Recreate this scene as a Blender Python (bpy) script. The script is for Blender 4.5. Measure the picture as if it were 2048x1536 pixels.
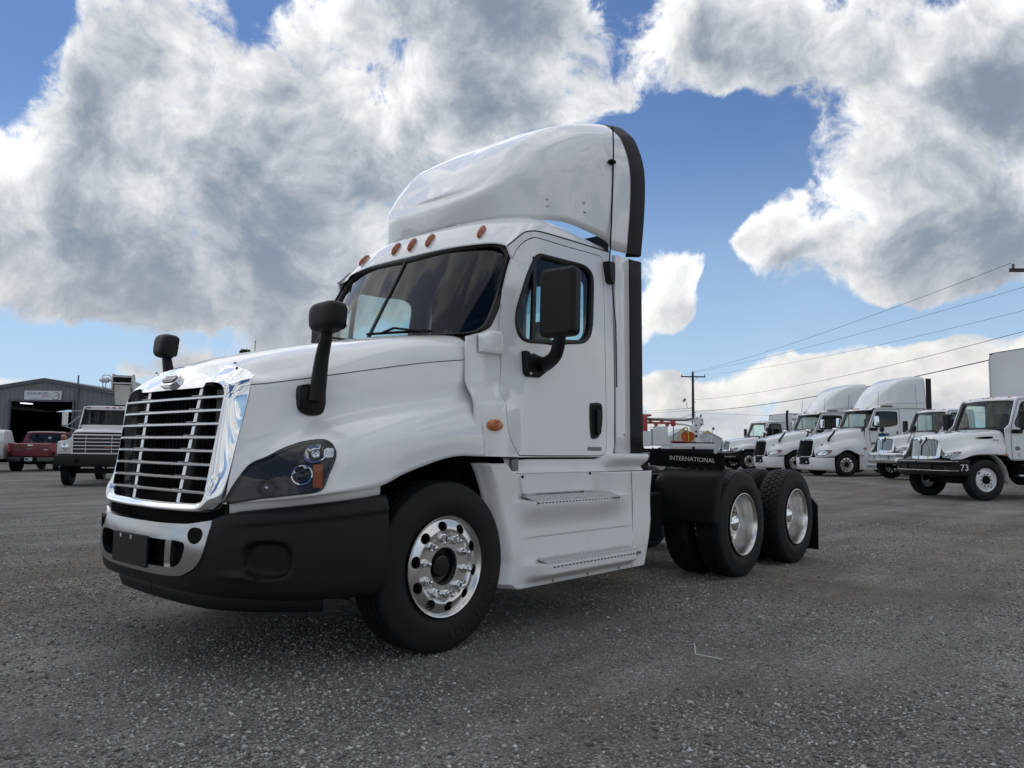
import bpy, bmesh, math, random
import numpy as np
from mathutils import Vector, Matrix
R = math.radians
scene = bpy.context.scene
for o in list(bpy.data.objects):
    bpy.data.objects.remove(o)
COL = scene.collection

# ------------------------------------------------------------------ camera
cam_d = bpy.data.cameras.new('camera'); cam = bpy.data.objects.new('camera', cam_d); COL.objects.link(cam)
YAW, PIT, ROL = -2.4138, .0839, .0108
fw = Vector((math.cos(PIT)*math.cos(YAW), math.cos(PIT)*math.sin(YAW), math.sin(PIT)))
rt = fw.cross(Vector((0, 0, 1))).normalized(); up = rt.cross(fw)
c_, s_ = math.cos(ROL), math.sin(ROL)
rr = c_*rt+s_*up; uu = -s_*rt+c_*up
M = Matrix(((rr.x, uu.x, -fw.x, 3.2238), (rr.y, uu.y, -fw.y, 4.5194), (rr.z, uu.z, -fw.z, 1.2081), (0, 0, 0, 1)))
cam.matrix_world = M
cam_d.sensor_width = 36; cam_d.lens = 36*1538/2048
cam_d.clip_start = .05; cam_d.clip_end = 6000
scene.camera = cam

# ------------------------------------------------------------------ light
SUN_AZ, SUN_EL = R(-100), R(54)
scene.view_settings.view_transform = 'Standard'; scene.view_settings.look = 'None'
scene.view_settings.gamma = 1; scene.view_settings.use_curve_mapping = False
scene.view_settings.exposure = 0.24
scene.cycles.max_bounces = 7; scene.cycles.diffuse_bounces = 3; scene.cycles.glossy_bounces = 4; scene.cycles.transparent_max_bounces = 14; scene.cycles.sample_clamp_indirect = 6
sun_d = bpy.data.lights.new('sun', 'SUN'); sun = bpy.data.objects.new('sun', sun_d); COL.objects.link(sun)
sun_d.energy = .66; sun_d.angle = R(85); sun_d.color = (1, .98, .95)
sdir = Vector((math.cos(SUN_EL)*math.cos(SUN_AZ), math.cos(SUN_EL)*math.sin(SUN_AZ), math.sin(SUN_EL)))
sun.rotation_euler = sdir.to_track_quat('Z', 'Y').to_euler(); sun.location = sdir*60

# sky: Nishita blue with procedural cloud layer, all in world directions
BLOBS=[(0.536,0.393,0.087,0.07,1),(0.453,0.323,0.156,0.108,1),(0.574,0.302,0.062,0.064,0.8),(0.555,0.214,0.112,0.049,1),(0.431,0.197,0.192,0.047,1.2),(0.281,0.386,0.168,0.119,1),(0.252,0.289,0.167,0.086,1),(0.155,0.487,0.154,0.089,1),(0.049,0.514,0.122,0.059,0.9),(0.382,0.481,0.076,0.061,0.9),(0.344,0.163,0.068,0.024,0.9),(0.156,0.271,0.105,0.051,0.8),(0.212,0.211,0.071,0.028,0.5),(-0.147,0.496,0.154,0.065,1),(-0.081,0.434,0.081,0.03,0.8),(-0.295,0.473,0.149,0.046,0.95),(-0.436,0.421,0.104,0.061,0.8),(-0.556,0.419,0.115,0.1,1.05),(-0.476,0.318,0.113,0.073,1),(-0.397,0.25,0.107,0.056,1.1),(-0.515,0.241,0.069,0.05,1),(-0.31,0.248,0.047,0.028,1),(-0.552,0.306,0.085,0.065,0.9),(-0.207,0.225,0.043,0.039,1.5),(-0.193,0.179,0.031,0.031,1.3),(-0.301,0.063,0.162,0.05,1.1),(-0.448,0.079,0.118,0.039,1.1),(-0.563,0.1,0.05,0.033,1.2),(-0.197,0.07,0.058,0.045,1.1),(-0.337,0.115,0.025,0.015,0.6),(-0.414,0.032,0.178,0.024,0.5),(0.299,0.139,0.044,0.021,1.5),(0.393,0.097,0.075,0.018,1.5),(0.571,0.076,0.044,0.011,1.3),(0.459,0.122,0.041,0.01,0.4),(0.587,0.12,0.011,0.003,0.6),(0.602,0.436,0.053,0.056,-1.1),(0.606,0.354,0.028,0.018,-0.8),(0.345,0.518,0.032,0.033,-0.6),(-0.006,0.515,0.027,0.035,-0.4),(-0.256,0.37,0.11,0.054,-1),(-0.211,0.29,0.058,0.044,-0.8),(-0.07,0.482,0.023,0.027,-0.5),(-0.037,0.418,0.013,0.018,-0.3),(-0.514,0.492,0.036,0.013,-0.5),(-0.241,0.133,0.127,0.025,-0.9),(-0.444,0.15,0.148,0.021,-0.9),(0.496,0.119,0.115,0.016,-0.5),(0.244,0.219,0.029,0.019,-0.35),(0.261,0.184,0.025,0.025,-0.6),(-0.273,0.213,0.038,0.05,-1.2),(-0.318,0.026,0.185,0.031,0.8),(-0.087,0.493,0.02,0.018,-0.3)]
def build_sky():
    w = bpy.data.worlds.new('World'); scene.world = w; w.use_nodes = True
    nt = w.node_tree; N = nt.nodes; L = nt.links; N.clear()
    def node(t, **k):
        n = N.new(t)
        for a, b in k.items(): setattr(n, a, b)
        return n
    def put(sock, v):
        if hasattr(v, 'is_output') or isinstance(v, bpy.types.NodeSocket): L.new(v, sock)
        else: sock.default_value = v
    def m(op, a, b=0.0, c=0.0, clamp=False):
        n = node('ShaderNodeMath', operation=op, use_clamp=clamp)
        put(n.inputs[0], a); put(n.inputs[1], b); put(n.inputs[2], c); return n.outputs[0]
    def vm(op, a, b=(0, 0, 0), s=None):
        n = node('ShaderNodeVectorMath', operation=op); put(n.inputs[0], a); put(n.inputs[1], b)
        if s is not None: put(n.inputs['Scale'], s)
        return n.outputs[0]
    def sstep(a, b, x):
        n = node('ShaderNodeMapRange', interpolation_type='SMOOTHSTEP'); put(n.inputs[0], x)
        n.inputs[1].default_value = a; n.inputs[2].default_value = b; return n.outputs[0]
    def noise(vec, scale, detail, rough=.55, lac=2.1, dist=0.0):
        n = node('ShaderNodeTexNoise'); put(n.inputs['Vector'], vec); n.inputs['Scale'].default_value = scale
        n.inputs['Detail'].default_value = detail; n.inputs['Roughness'].default_value = rough
        n.inputs['Lacunarity'].default_value = lac; n.inputs['Distortion'].default_value = dist; return n.outputs[0], n.outputs[1]
    def mix(f, a, b):
        n = node('ShaderNodeMix', data_type='RGBA'); put(n.inputs[0], f); put(n.inputs[6], a); put(n.inputs[7], b); return n.outputs[2]
    tc = node('ShaderNodeTexCoord'); D0 = vm('NORMALIZE', tc.outputs['Generated'])
    # small-scale warps so that patch outlines billow
    _, wc = noise(D0, 4.5, 2, .5)
    _, wc2 = noise(D0, 17.0, 2, .55)
    warp = vm('ADD', vm('SCALE', vm('SUBTRACT', wc, (.5, .5, .5)), s=.12), vm('SCALE', vm('SUBTRACT', wc2, (.5, .5, .5)), s=.022))
    D = vm('NORMALIZE', vm('ADD', D0, warp))
    # the layout of the clouds: soft patches in azimuth and elevation
    def layout(Dv):
        rot = node('ShaderNodeVectorRotate', rotation_type='Z_AXIS'); put(rot.inputs['Vector'], Dv); rot.inputs['Angle'].default_value = -YAW
        sp = node('ShaderNodeSeparateXYZ'); L.new(rot.outputs[0], sp.inputs[0])
        az = m('ARCTAN2', sp.outputs[1], sp.outputs[0]); el = m('ARCSINE', sp.outputs[2])
        cx = node('ShaderNodeCombineXYZ'); L.new(az, cx.inputs[0]); L.new(el, cx.inputs[1]); AE = cx.outputs[0]
        tot = 0.0
        for a, ee, ra, re, wt in BLOBS:
            n = node('ShaderNodeVectorMath', operation='MULTIPLY_ADD'); L.new(AE, n.inputs[0])
            n.inputs[1].default_value = (1/ra, 1/re, 0); n.inputs[2].default_value = (-a/ra, -ee/re, 0)
            q = node('ShaderNodeVectorMath', operation='DOT_PRODUCT'); L.new(n.outputs[0], q.inputs[0]); L.new(n.outputs[0], q.inputs[1])
            tot = m('MULTIPLY_ADD', m('POWER', .45, q.outputs['Value']), wt, tot)
        # outside the part of the sky in view the cloud field goes on as loose noise of the same cover
        inside = m('MULTIPLY', sstep(.95, .65, m('ABSOLUTE', az)), sstep(.85, .62, el))
        lo, _ = noise(Dv, 2.4, 1, .5)
        lay = m('ADD', m('MULTIPLY', tot, inside), m('MULTIPLY', sstep(.36, .56, lo), m('SUBTRACT', 1.0, inside)))
        return m('SUBTRACT', 1.0, m('POWER', .22, m('MAXIMUM', lay, -.6))), el   # soft ceiling
    lay, el = layout(D)
    def dens(Dv, la, det, dist=.0):
        n1, _ = noise(Dv, 7.5, det, .60, 2.15, dist)
        return m('ADD', m('MULTIPLY_ADD', la, 1.24, -.50), m('MULTIPLY', m('SUBTRACT', n1, .5), 2.9))
    d = dens(D, lay, 7)
    # the same field a step towards the sun: how much cloud stands between here and the light
    sv = tuple(sdir)
    Ds = vm('NORMALIZE', vm('ADD', D, vm('SCALE', sv, s=.075)))
    lay2, _ = layout(Ds)
    d2 = dens(Ds, lay2, 5)
    d3 = dens(vm('ADD', D, vm('SCALE', sv, s=.022)), lay, 7)
    alpha = sstep(-.02, .34, d)
    thick = m('ADD', m('MULTIPLY', m('MAXIMUM', d, -.2), .16), m('ADD', m('MULTIPLY', m('MAXIMUM', d2, -.3), .50), m('MULTIPLY', m('MAXIMUM', d3, -.2), .42)))
    pn, _ = noise(D, 11.0, 6, .62, 2.1, .0)
    thick = m('ADD', thick, m('MULTIPLY', m('SUBTRACT', pn, .52), 1.5))
    # away from the sun clouds are lit from the front and stay white
    dt = node('ShaderNodeVectorMath', operation='DOT_PRODUCT'); L.new(D0, dt.inputs[0]); dt.inputs[1].default_value = sv
    front = sstep(.35, -.6, dt.outputs['Value'])
    shade = m('MULTIPLY', sstep(-.42, 1.12, thick), m('SUBTRACT', 1.0, m('MULTIPLY', front, .35)))
    low = sstep(.30, .02, el)
    white = mix(low, (1.06, 1.05, 1.03, 1), (.86, .83, .77, 1)); grey = mix(low, (.20, .25, .32, 1), (.34, .37, .42, 1))
    ccol = mix(shade, white, grey)
    # clear sky
    sky = node('ShaderNodeTexSky', sky_type='NISHITA'); sky.sun_disc = False
    sky.sun_elevation = SUN_EL; sky.sun_rotation = R(90)-SUN_AZ; sky.air_density = 1.0; sky.dust_density = .0; sky.ozone_density = 3.5
    skyc = vm('MULTIPLY', sky.outputs[0], SKY_K)
    skyc = mix(m('MULTIPLY', sstep(.42, -.02, el), .92), skyc, (.42, .58, .76, 1))
    haze = m('MULTIPLY', sstep(.10, -.02, el), .25)
    ccol = mix(haze, ccol, (.55, .66, .80, 1))
    col = mix(alpha, skyc, ccol)
    bg = node('ShaderNodeBackground'); L.new(col, bg.inputs[0]); bg.inputs[1].default_value = 1.0
    out = node('ShaderNodeOutputWorld'); L.new(bg.outputs[0], out.inputs[0])
    w.cycles.sampling_method = 'MANUAL'; w.cycles.sample_map_resolution = 512
SKY_K = (.066, .072, .082)
build_sky()

# ------------------------------------------------------------------ helpers
rng = np.random.default_rng(7); random.seed(7)
def link(o, parent=None):
    COL.objects.link(o)
    if parent is not None: o.parent = parent
    return o
def smooth_angle(me, ang):
    me.polygons.foreach_set('use_smooth', [True]*len(me.polygons))
    if ang is not None: me.set_sharp_from_angle(angle=R(ang))
def make_mesh(name, V, F, ang=40):
    me = bpy.data.meshes.new(name); me.from_pydata([tuple(map(float, v)) for v in V], [], [tuple(map(int, f)) for f in F])
    me.update()
    if ang == 0: pass
    else: smooth_angle(me, ang)
    return me
def obj(name, VF, mat, parent=None, ang=40, s=1, solid=0, bevel=0, bang=40):
    V, F = VF; V = np.array(V, float)
    if s < 0: V = V*[1, -1, 1]; F = [tuple(reversed(f)) for f in F]
    me = make_mesh(name, V, F, ang); me.materials.append(mat)
    o = link(bpy.data.objects.new(name, me), parent)
    if solid:
        md = o.modifiers.new('thickness', 'SOLIDIFY'); md.thickness = abs(solid); md.offset = -1 if solid > 0 else 0
    if bevel:
        md = o.modifiers.new('bevel', 'BEVEL'); md.width = bevel; md.segments = 2; md.limit_method = 'ANGLE'; md.angle_limit = R(bang)
        md.harden_normals = False
    return o
def empty(name, loc=(0, 0, 0), rz=0, label=None, cat=None, group=None):
    o = link(bpy.data.objects.new(name, None)); o.location = loc; o.rotation_euler = (0, 0, rz); o.empty_display_size = .2
    tag(o, label, cat, group); return o
def tag(o, label=None, cat=None, group=None, kind=None):
    for k, v in (('label', label), ('category', cat), ('group', group), ('kind', kind)):
        if v: o[k] = v
    return o
def copy_tree(o, parent=None):
    c = o.copy(); COL.objects.link(c); c.parent = parent
    for ch in list(o.children): copy_tree(ch, c)
    return c
def join(*parts):
    V = []; F = []; n = 0
    for v, f in parts:
        v = np.asarray(v, float).reshape(-1, 3)
        V.append(v); F += [tuple(i+n for i in q) for q in f]; n += len(v)
    return np.vstack(V), F
def xf(VF, loc=(0, 0, 0), rot=None, sc=None):
    V, F = VF; V = np.array(V, float)
    if sc is not None: V = V*np.array(sc)
    if rot is not None:
        from mathutils import Euler
        V = V @ np.array(Euler(rot).to_matrix()).T
    return V+np.array(loc), F
def mirror(VF):
    V, F = VF; return np.array(V)*[1, -1, 1], [tuple(reversed(f)) for f in F]
def both(VF):
    # mirror about y=0 and weld the centre line
    V, F = VF; V = np.asarray(V, float); n = len(V); mid = np.abs(V[:, 1]) < 1e-5
    idx = np.where(mid, np.arange(n), 0); k = n; mp = np.zeros(n, int); ext = []
    for i in range(n):
        if mid[i]: mp[i] = i
        else: mp[i] = k; k += 1; ext.append(V[i]*[1, -1, 1])
    return (np.vstack([V, np.array(ext)]) if ext else V), list(F)+[tuple(int(mp[j]) for j in reversed(f)) for f in F]
def grid_vf(P, cu=False, cv=False):
    P = np.asarray(P, float); nu, nv = P.shape[:2]; F = []
    for i in range(nu if cu else nu-1):
        for j in range(nv if cv else nv-1):
            a = i*nv+j; b = ((i+1) % nu)*nv+j; c = ((i+1) % nu)*nv+(j+1) % nv; d = i*nv+(j+1) % nv
            F.append((a, b, c, d))
    return P.reshape(-1, 3), F
def flip(VF): return VF[0], [tuple(reversed(f)) for f in VF[1]]
def box(c, d):
    x, y, z = np.array(d)/2
    V = np.array([(-x, -y, -z), (x, -y, -z), (x, y, -z), (-x, y, -z), (-x, -y, z), (x, -y, z), (x, y, z), (-x, y, z)])+np.array(c)
    return V, [(0, 3, 2, 1), (4, 5, 6, 7), (0, 1, 5, 4), (1, 2, 6, 5), (2, 3, 7, 6), (3, 0, 4, 7)]
def prism(poly, axis, a, b):
    # closed 2D outline extruded along an axis from a to b
    n = len(poly); P = np.zeros((2*n, 3)); k = 'xyz'.index(axis); o = [i for i in range(3) if i != k]
    P[:n, o] = poly; P[n:, o] = poly; P[:n, k] = a; P[n:, k] = b
    F = [tuple(range(n)), tuple(range(2*n-1, n-1, -1))]+[(i, i+n, (i+1) % n+n, (i+1) % n) for i in range(n)]
    # orientation: make it outward
    ar = sum(poly[i][0]*poly[(i+1) % n][1]-poly[(i+1) % n][0]*poly[i][1] for i in range(n))
    sgn = ar*(b-a)*(-1 if axis == 'y' else 1)
    if sgn > 0: F = [tuple(reversed(f)) for f in F]
    return P, F
def cr1(P, n, closed=False):
    # Catmull-Rom curve through points, n samples per span
    P = np.asarray(P, float); m = len(P)
    if closed: Q = np.vstack([P[-1:], P, P[:2]]); spans = m
    else: Q = np.vstack([2*P[:1]-P[1:2], P, 2*P[-1:]-P[-2:-1]]); spans = m-1
    out = []
    for i in range(spans):
        p0, p1, p2, p3 = Q[i:i+4]
        for t in np.linspace(0, 1, n, endpoint=False):
            out.append(.5*((2*p1)+(-p0+p2)*t+(2*p0-5*p1+4*p2-p3)*t*t+(-p0+3*p1-3*p2+p3)*t**3))
    if not closed: out.append(P[-1])
    return np.array(out)
def cr2(G, nu, nv):
    G = np.asarray(G, float)
    A = np.array([cr1(G[:, j], nu) for j in range(G.shape[1])]).transpose(1, 0, 2)
    return np.array([cr1(A[i], nv) for i in range(A.shape[0])])
def tube(path, r, n=8, cap=True):
    P = np.asarray(path, float); m = len(P); r = np.broadcast_to(r, (m,))
    T = np.gradient(P, axis=0); T /= np.linalg.norm(T, axis=1)[:, None]+1e-12
    ref = np.array([0, 0, 1.]) if abs(T[0][2]) < .9 else np.array([1., 0, 0])
    u = np.cross(T[0], ref); u /= np.linalg.norm(u); G = []
    for i in range(m):
        u = u-T[i]*(u@T[i]); u /= np.linalg.norm(u); v = np.cross(T[i], u)
        a = np.linspace(0, 2*np.pi, n, endpoint=False)
        G.append(P[i]+r[i]*(np.cos(a)[:, None]*u+np.sin(a)[:, None]*v))
    V, F = grid_vf(np.array(G), cv=True)
    if cap: F = F+[tuple(range(n-1, -1, -1)), tuple(range((m-1)*n, m*n))]
    return V, flip((V, F))[1] if False else F
def lathe(prof, n=64, axis='y', close=False):
    # prof: list of (r, h); revolved round the axis
    prof = np.asarray(prof, float); a = np.linspace(0, 2*np.pi, n, endpoint=False)
    k = 'xyz'.index(axis); o = [(1, 2), (2, 0), (0, 1)][k]
    P = np.zeros((len(prof), n, 3))
    P[:, :, o[0]] = prof[:, :1]*np.cos(a); P[:, :, o[1]] = prof[:, :1]*np.sin(a); P[:, :, k] = prof[:, 1:]
    return grid_vf(P, cu=close, cv=True)
def rrect(w, h, r, n=6, c=(0, 0)):
    pts = []
    for sx, sy, a0 in ((1, 1, 0), (-1, 1, 90), (-1, -1, 180), (1, -1, 270)):
        for t in np.linspace(0, 90, n+1):
            a = R(a0+t); pts.append((c[0]+sx*(w/2-r)+r*math.cos(a), c[1]+sy*(h/2-r)+r*math.sin(a)))
    return pts
def radial(poly, c, ang):
    P = np.asarray(poly, float)-c; Q = np.roll(P, -1, axis=0); out = []
    for a in ang:
        d = np.array([math.cos(a), math.sin(a)]); best = 0
        e = Q-P; den = d[0]*e[:, 1]-d[1]*e[:, 0]
        with np.errstate(all='ignore'):
            t = (P[:, 0]*e[:, 1]-P[:, 1]*e[:, 0])/den; u = (P[:, 0]*d[1]-P[:, 1]*d[0])/den
        ok = (np.abs(den) > 1e-12) & (u >= -1e-9) & (u <= 1+1e-9) & (t > 0)
        best = t[ok].max() if ok.any() else 0
        out.append(np.array(c)+d*best)
    return np.array(out)
def inset(poly, d, c):
    # move an outline d towards (d>0) its centre
    P = np.asarray(poly, float)-c; l = np.linalg.norm(P, axis=1)[:, None]; return P*(l-d)/l+c
def panel(outer, inner, f, c, N=180, rings=10, lip=.012, lip_in=.0, off=None):
    # skin between two outlines (or a filled outline) laid on the surface f(a,b)->xyz, edges turned in along off
    ang = np.linspace(0, 2*np.pi, N, endpoint=False)
    O = radial(outer, c, ang); I = radial(inner, c, ang) if inner is not None else np.repeat(np.array([c]), N, 0)+(O-c)*.004
    rows = []
    off = np.array(off if off is not None else (0, -1, 0), float)
    fo = f(O[:, 0], O[:, 1])
    if lip: rows.append(fo+off*lip)
    for t in np.linspace(0, 1, rings):
        Q = O*(1-t)+I*t; rows.append(f(Q[:, 0], Q[:, 1]))
    if lip_in and inner is not None: rows.append(rows[-1]+off*lip_in)
    P = np.array(rows); V, F = grid_vf(P, cv=True)
    if inner is None: F.append(tuple(range((len(rows)-1)*N, len(rows)*N)))
    return V, F
def orient(VF):
    # closed mesh: positive volume
    V, F = VF; vol = 0.0
    for f in F:
        for i in range(1, len(f)-1): vol += np.dot(V[f[0]], np.cross(V[f[i]], V[f[i+1]]))
    return VF if vol > 0 else flip(VF)
def fix_out(VF, towards):
    # turn faces so that the mean normal points along 'towards'
    V, F = VF; s = 0
    for f in F[::max(1, len(F)//60)]:
        a, b, c = V[f[0]], V[f[1]], V[f[2]]; s += np.cross(b-a, c-a)@np.array(towards, float)
    return (V, F) if s >= 0 else flip((V, F))
def text_vf(s, size, depth, res=3):
    cu = bpy.data.curves.new('t', 'FONT'); cu.body = s; cu.size = size; cu.extrude = depth; cu.align_x = 'CENTER'; cu.align_y = 'CENTER'; cu.resolution_u = res
    o = bpy.data.objects.new('t', cu); COL.objects.link(o)
    dg = bpy.context.evaluated_depsgraph_get(); me = o.evaluated_get(dg).to_mesh()
    V = np.array([v.co[:] for v in me.vertices]); F = [tuple(p.vertices) for p in me.polygons]
    bpy.data.objects.remove(o); bpy.data.curves.remove(cu)
    return V, F
def on_frame(VF, origin, ex, ey):
    ex = np.array(ex, float); ex /= np.linalg.norm(ex); ey = np.array(ey, float); ey -= ex*(ey@ex); ey /= np.linalg.norm(ey); ez = np.cross(ex, ey)
    return VF[0] @ np.array([ex, ey, ez])+np.array(origin), VF[1]
def sm(a, b, x):
    t = np.clip((np.asarray(x, float)-a)/(b-a), 0, 1); return t*t*(3-2*t)

# ------------------------------------------------------------------ materials
def mat(name, col, rough=.5, metal=0, coat=0, coat_r=.03, bump=None, var=None, spec=None):
    m = bpy.data.materials.new(name); m.use_nodes = True; nt = m.node_tree; b = nt.nodes['Principled BSDF']
    b.inputs['Base Color'].default_value = (*col, 1); b.inputs['Roughness'].default_value = rough; b.inputs['Metallic'].default_value = metal
    b.inputs['Coat Weight'].default_value = coat; b.inputs['Coat Roughness'].default_value = coat_r
    if spec is not None: b.inputs['Specular IOR Level'].default_value = spec
    if bump or var:
        tc = nt.nodes.new('ShaderNodeTexCoord')
    if bump:
        sc, st, det = bump
        n = nt.nodes.new('ShaderNodeTexNoise'); n.inputs['Scale'].default_value = sc; n.inputs['Detail'].default_value = det
        nt.links.new(tc.outputs['Object'], n.inputs['Vector'])
        bm = nt.nodes.new('ShaderNodeBump'); bm.inputs['Strength'].default_value = st; bm.inputs['Distance'].default_value = .01
        nt.links.new(n.outputs[0], bm.inputs['Height']); nt.links.new(bm.outputs[0], b.inputs['Normal'])
    if var:
        sc, col2, lo, hi = var
        n = nt.nodes.new('ShaderNodeTexNoise'); n.inputs['Scale'].default_value = sc; n.inputs['Detail'].default_value = 5; n.inputs['Roughness'].default_value = .62
        nt.links.new(tc.outputs['Object'], n.inputs['Vector'])
        r = nt.nodes.new('ShaderNodeValToRGB'); r.color_ramp.elements[0].position = lo; r.color_ramp.elements[1].position = hi
        r.color_ramp.elements[0].color = (*col, 1); r.color_ramp.elements[1].color = (*col2, 1)
        nt.links.new(n.outputs[0], r.inputs[0]); nt.links.new(r.outputs[0], b.inputs['Base Color'])
        mr = nt.nodes.new('ShaderNodeMapRange'); mr.inputs[3].default_value = rough*.85; mr.inputs[4].default_value = min(1, rough*1.25)
        nt.links.new(n.outputs[0], mr.inputs[0]); nt.links.new(mr.outputs[0], b.inputs['Roughness'])
    return m
def glass_mat(name, tint, ior=1.5, dirt=.0):
    m = bpy.data.materials.new(name); m.use_nodes = True; nt = m.node_tree; nt.nodes.clear()
    o = nt.nodes.new('ShaderNodeOutputMaterial'); mx = nt.nodes.new('ShaderNodeMixShader'); t = nt.nodes.new('ShaderNodeBsdfTransparent')
    g = nt.nodes.new('ShaderNodeBsdfGlossy'); g.inputs['Roughness'].default_value = .01; fr = nt.nodes.new('ShaderNodeFresnel'); fr.inputs[0].default_value = ior
    t.inputs[0].default_value = (*tint, 1)
    nt.links.new(fr.outputs[0], mx.inputs[0]); nt.links.new(t.outputs[0], mx.inputs[1]); nt.links.new(g.outputs[0], mx.inputs[2]); nt.links.new(mx.outputs[0], o.inputs[0])
    return m
PAINT = mat('white_paint', (.81, .81, .80), .30, 0, 1.0, .02, var=(1.4, (.75, .748, .735), .48, .85))
PAINT2 = mat('white_paint_fleet', (.78, .78, .77), .3, 0, 1.0, .03)
SKIRTM = mat('white_skirt', (.77, .77, .75), .42, 0, .25, .2, var=(2.2, (.66, .65, .62), .55, .85))
CHROME = mat('chrome', (.80, .81, .82), .045, 1)
SATIN = mat('satin_chrome', (.50, .51, .52), .20, 1)
SLAT = mat('bright_slat', (.80, .81, .82), .22, 1)
ALU = mat('polished_aluminium', (.74, .73, .70), .27, 1, bump=(60, .05, 3))
ALU2 = mat('satin_aluminium', (.62, .62, .62), .34, 1)
STEEL = mat('white_steel_wheel', (.74, .74, .73), .4, 0, .3, .1)
BLACKP = mat('black_plastic', (.0075, .0085, .0105), .50, bump=(420, .12, 2), spec=.27)
BLACKG = mat('black_gloss', (.012, .013, .015), .16)
BLACKM = mat('black_matte', (.006, .006, .007), .8, spec=.2)
RUBBER = mat('tyre_rubber', (.0085, .0088, .0095), .62, var=(9, (.016, .0155, .015), .45, .85), spec=.28)
SEAL = mat('window_rubber', (.010, .010, .011), .5, spec=.35)
DARK = mat('underbody', (.004, .004, .005), .9, spec=.1)
FRAME = mat('chassis_black', (.010, .010, .011), .55, var=(5, (.028, .026, .024), .55, .8), spec=.3)
INTER = mat('cab_trim_sky_tint', (.036, .044, .060), .75)  # trim tinted navy to imitate blue sky reflected in the windscreen
INTERD = mat('cab_trim_dark_sky_tint', (.015, .019, .027), .7)  # darker trim, with the same sky reflection put into its colour
SEATM = mat('seat_cloth', (.035, .037, .042), .9)
AMBER = mat('amber_lens', (.62, .16, .012), .14, 0, .6, .02)
AMBERD = mat('amber_lens_dark', (.36, .075, .008), .14, 0, .8, .02)
REDL = mat('red_lens', (.35, .02, .015), .15, 0, .5, .02)
GLASS = glass_mat('windscreen_glass', (.78, .91, .88), 1.42)
GLASSD = glass_mat('tinted_glass', (.78, .90, .88))
LENS = glass_mat('lamp_lens', (.82, .84, .86), 1.45)
LETTER = mat('white_lettering', (.80, .80, .80), .5)
GREYL = mat('grey_badge', (.20, .20, .20), .35, .6)
MIRG = mat('mirror_glass', (.9, .9, .9), .01, 1)

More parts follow.
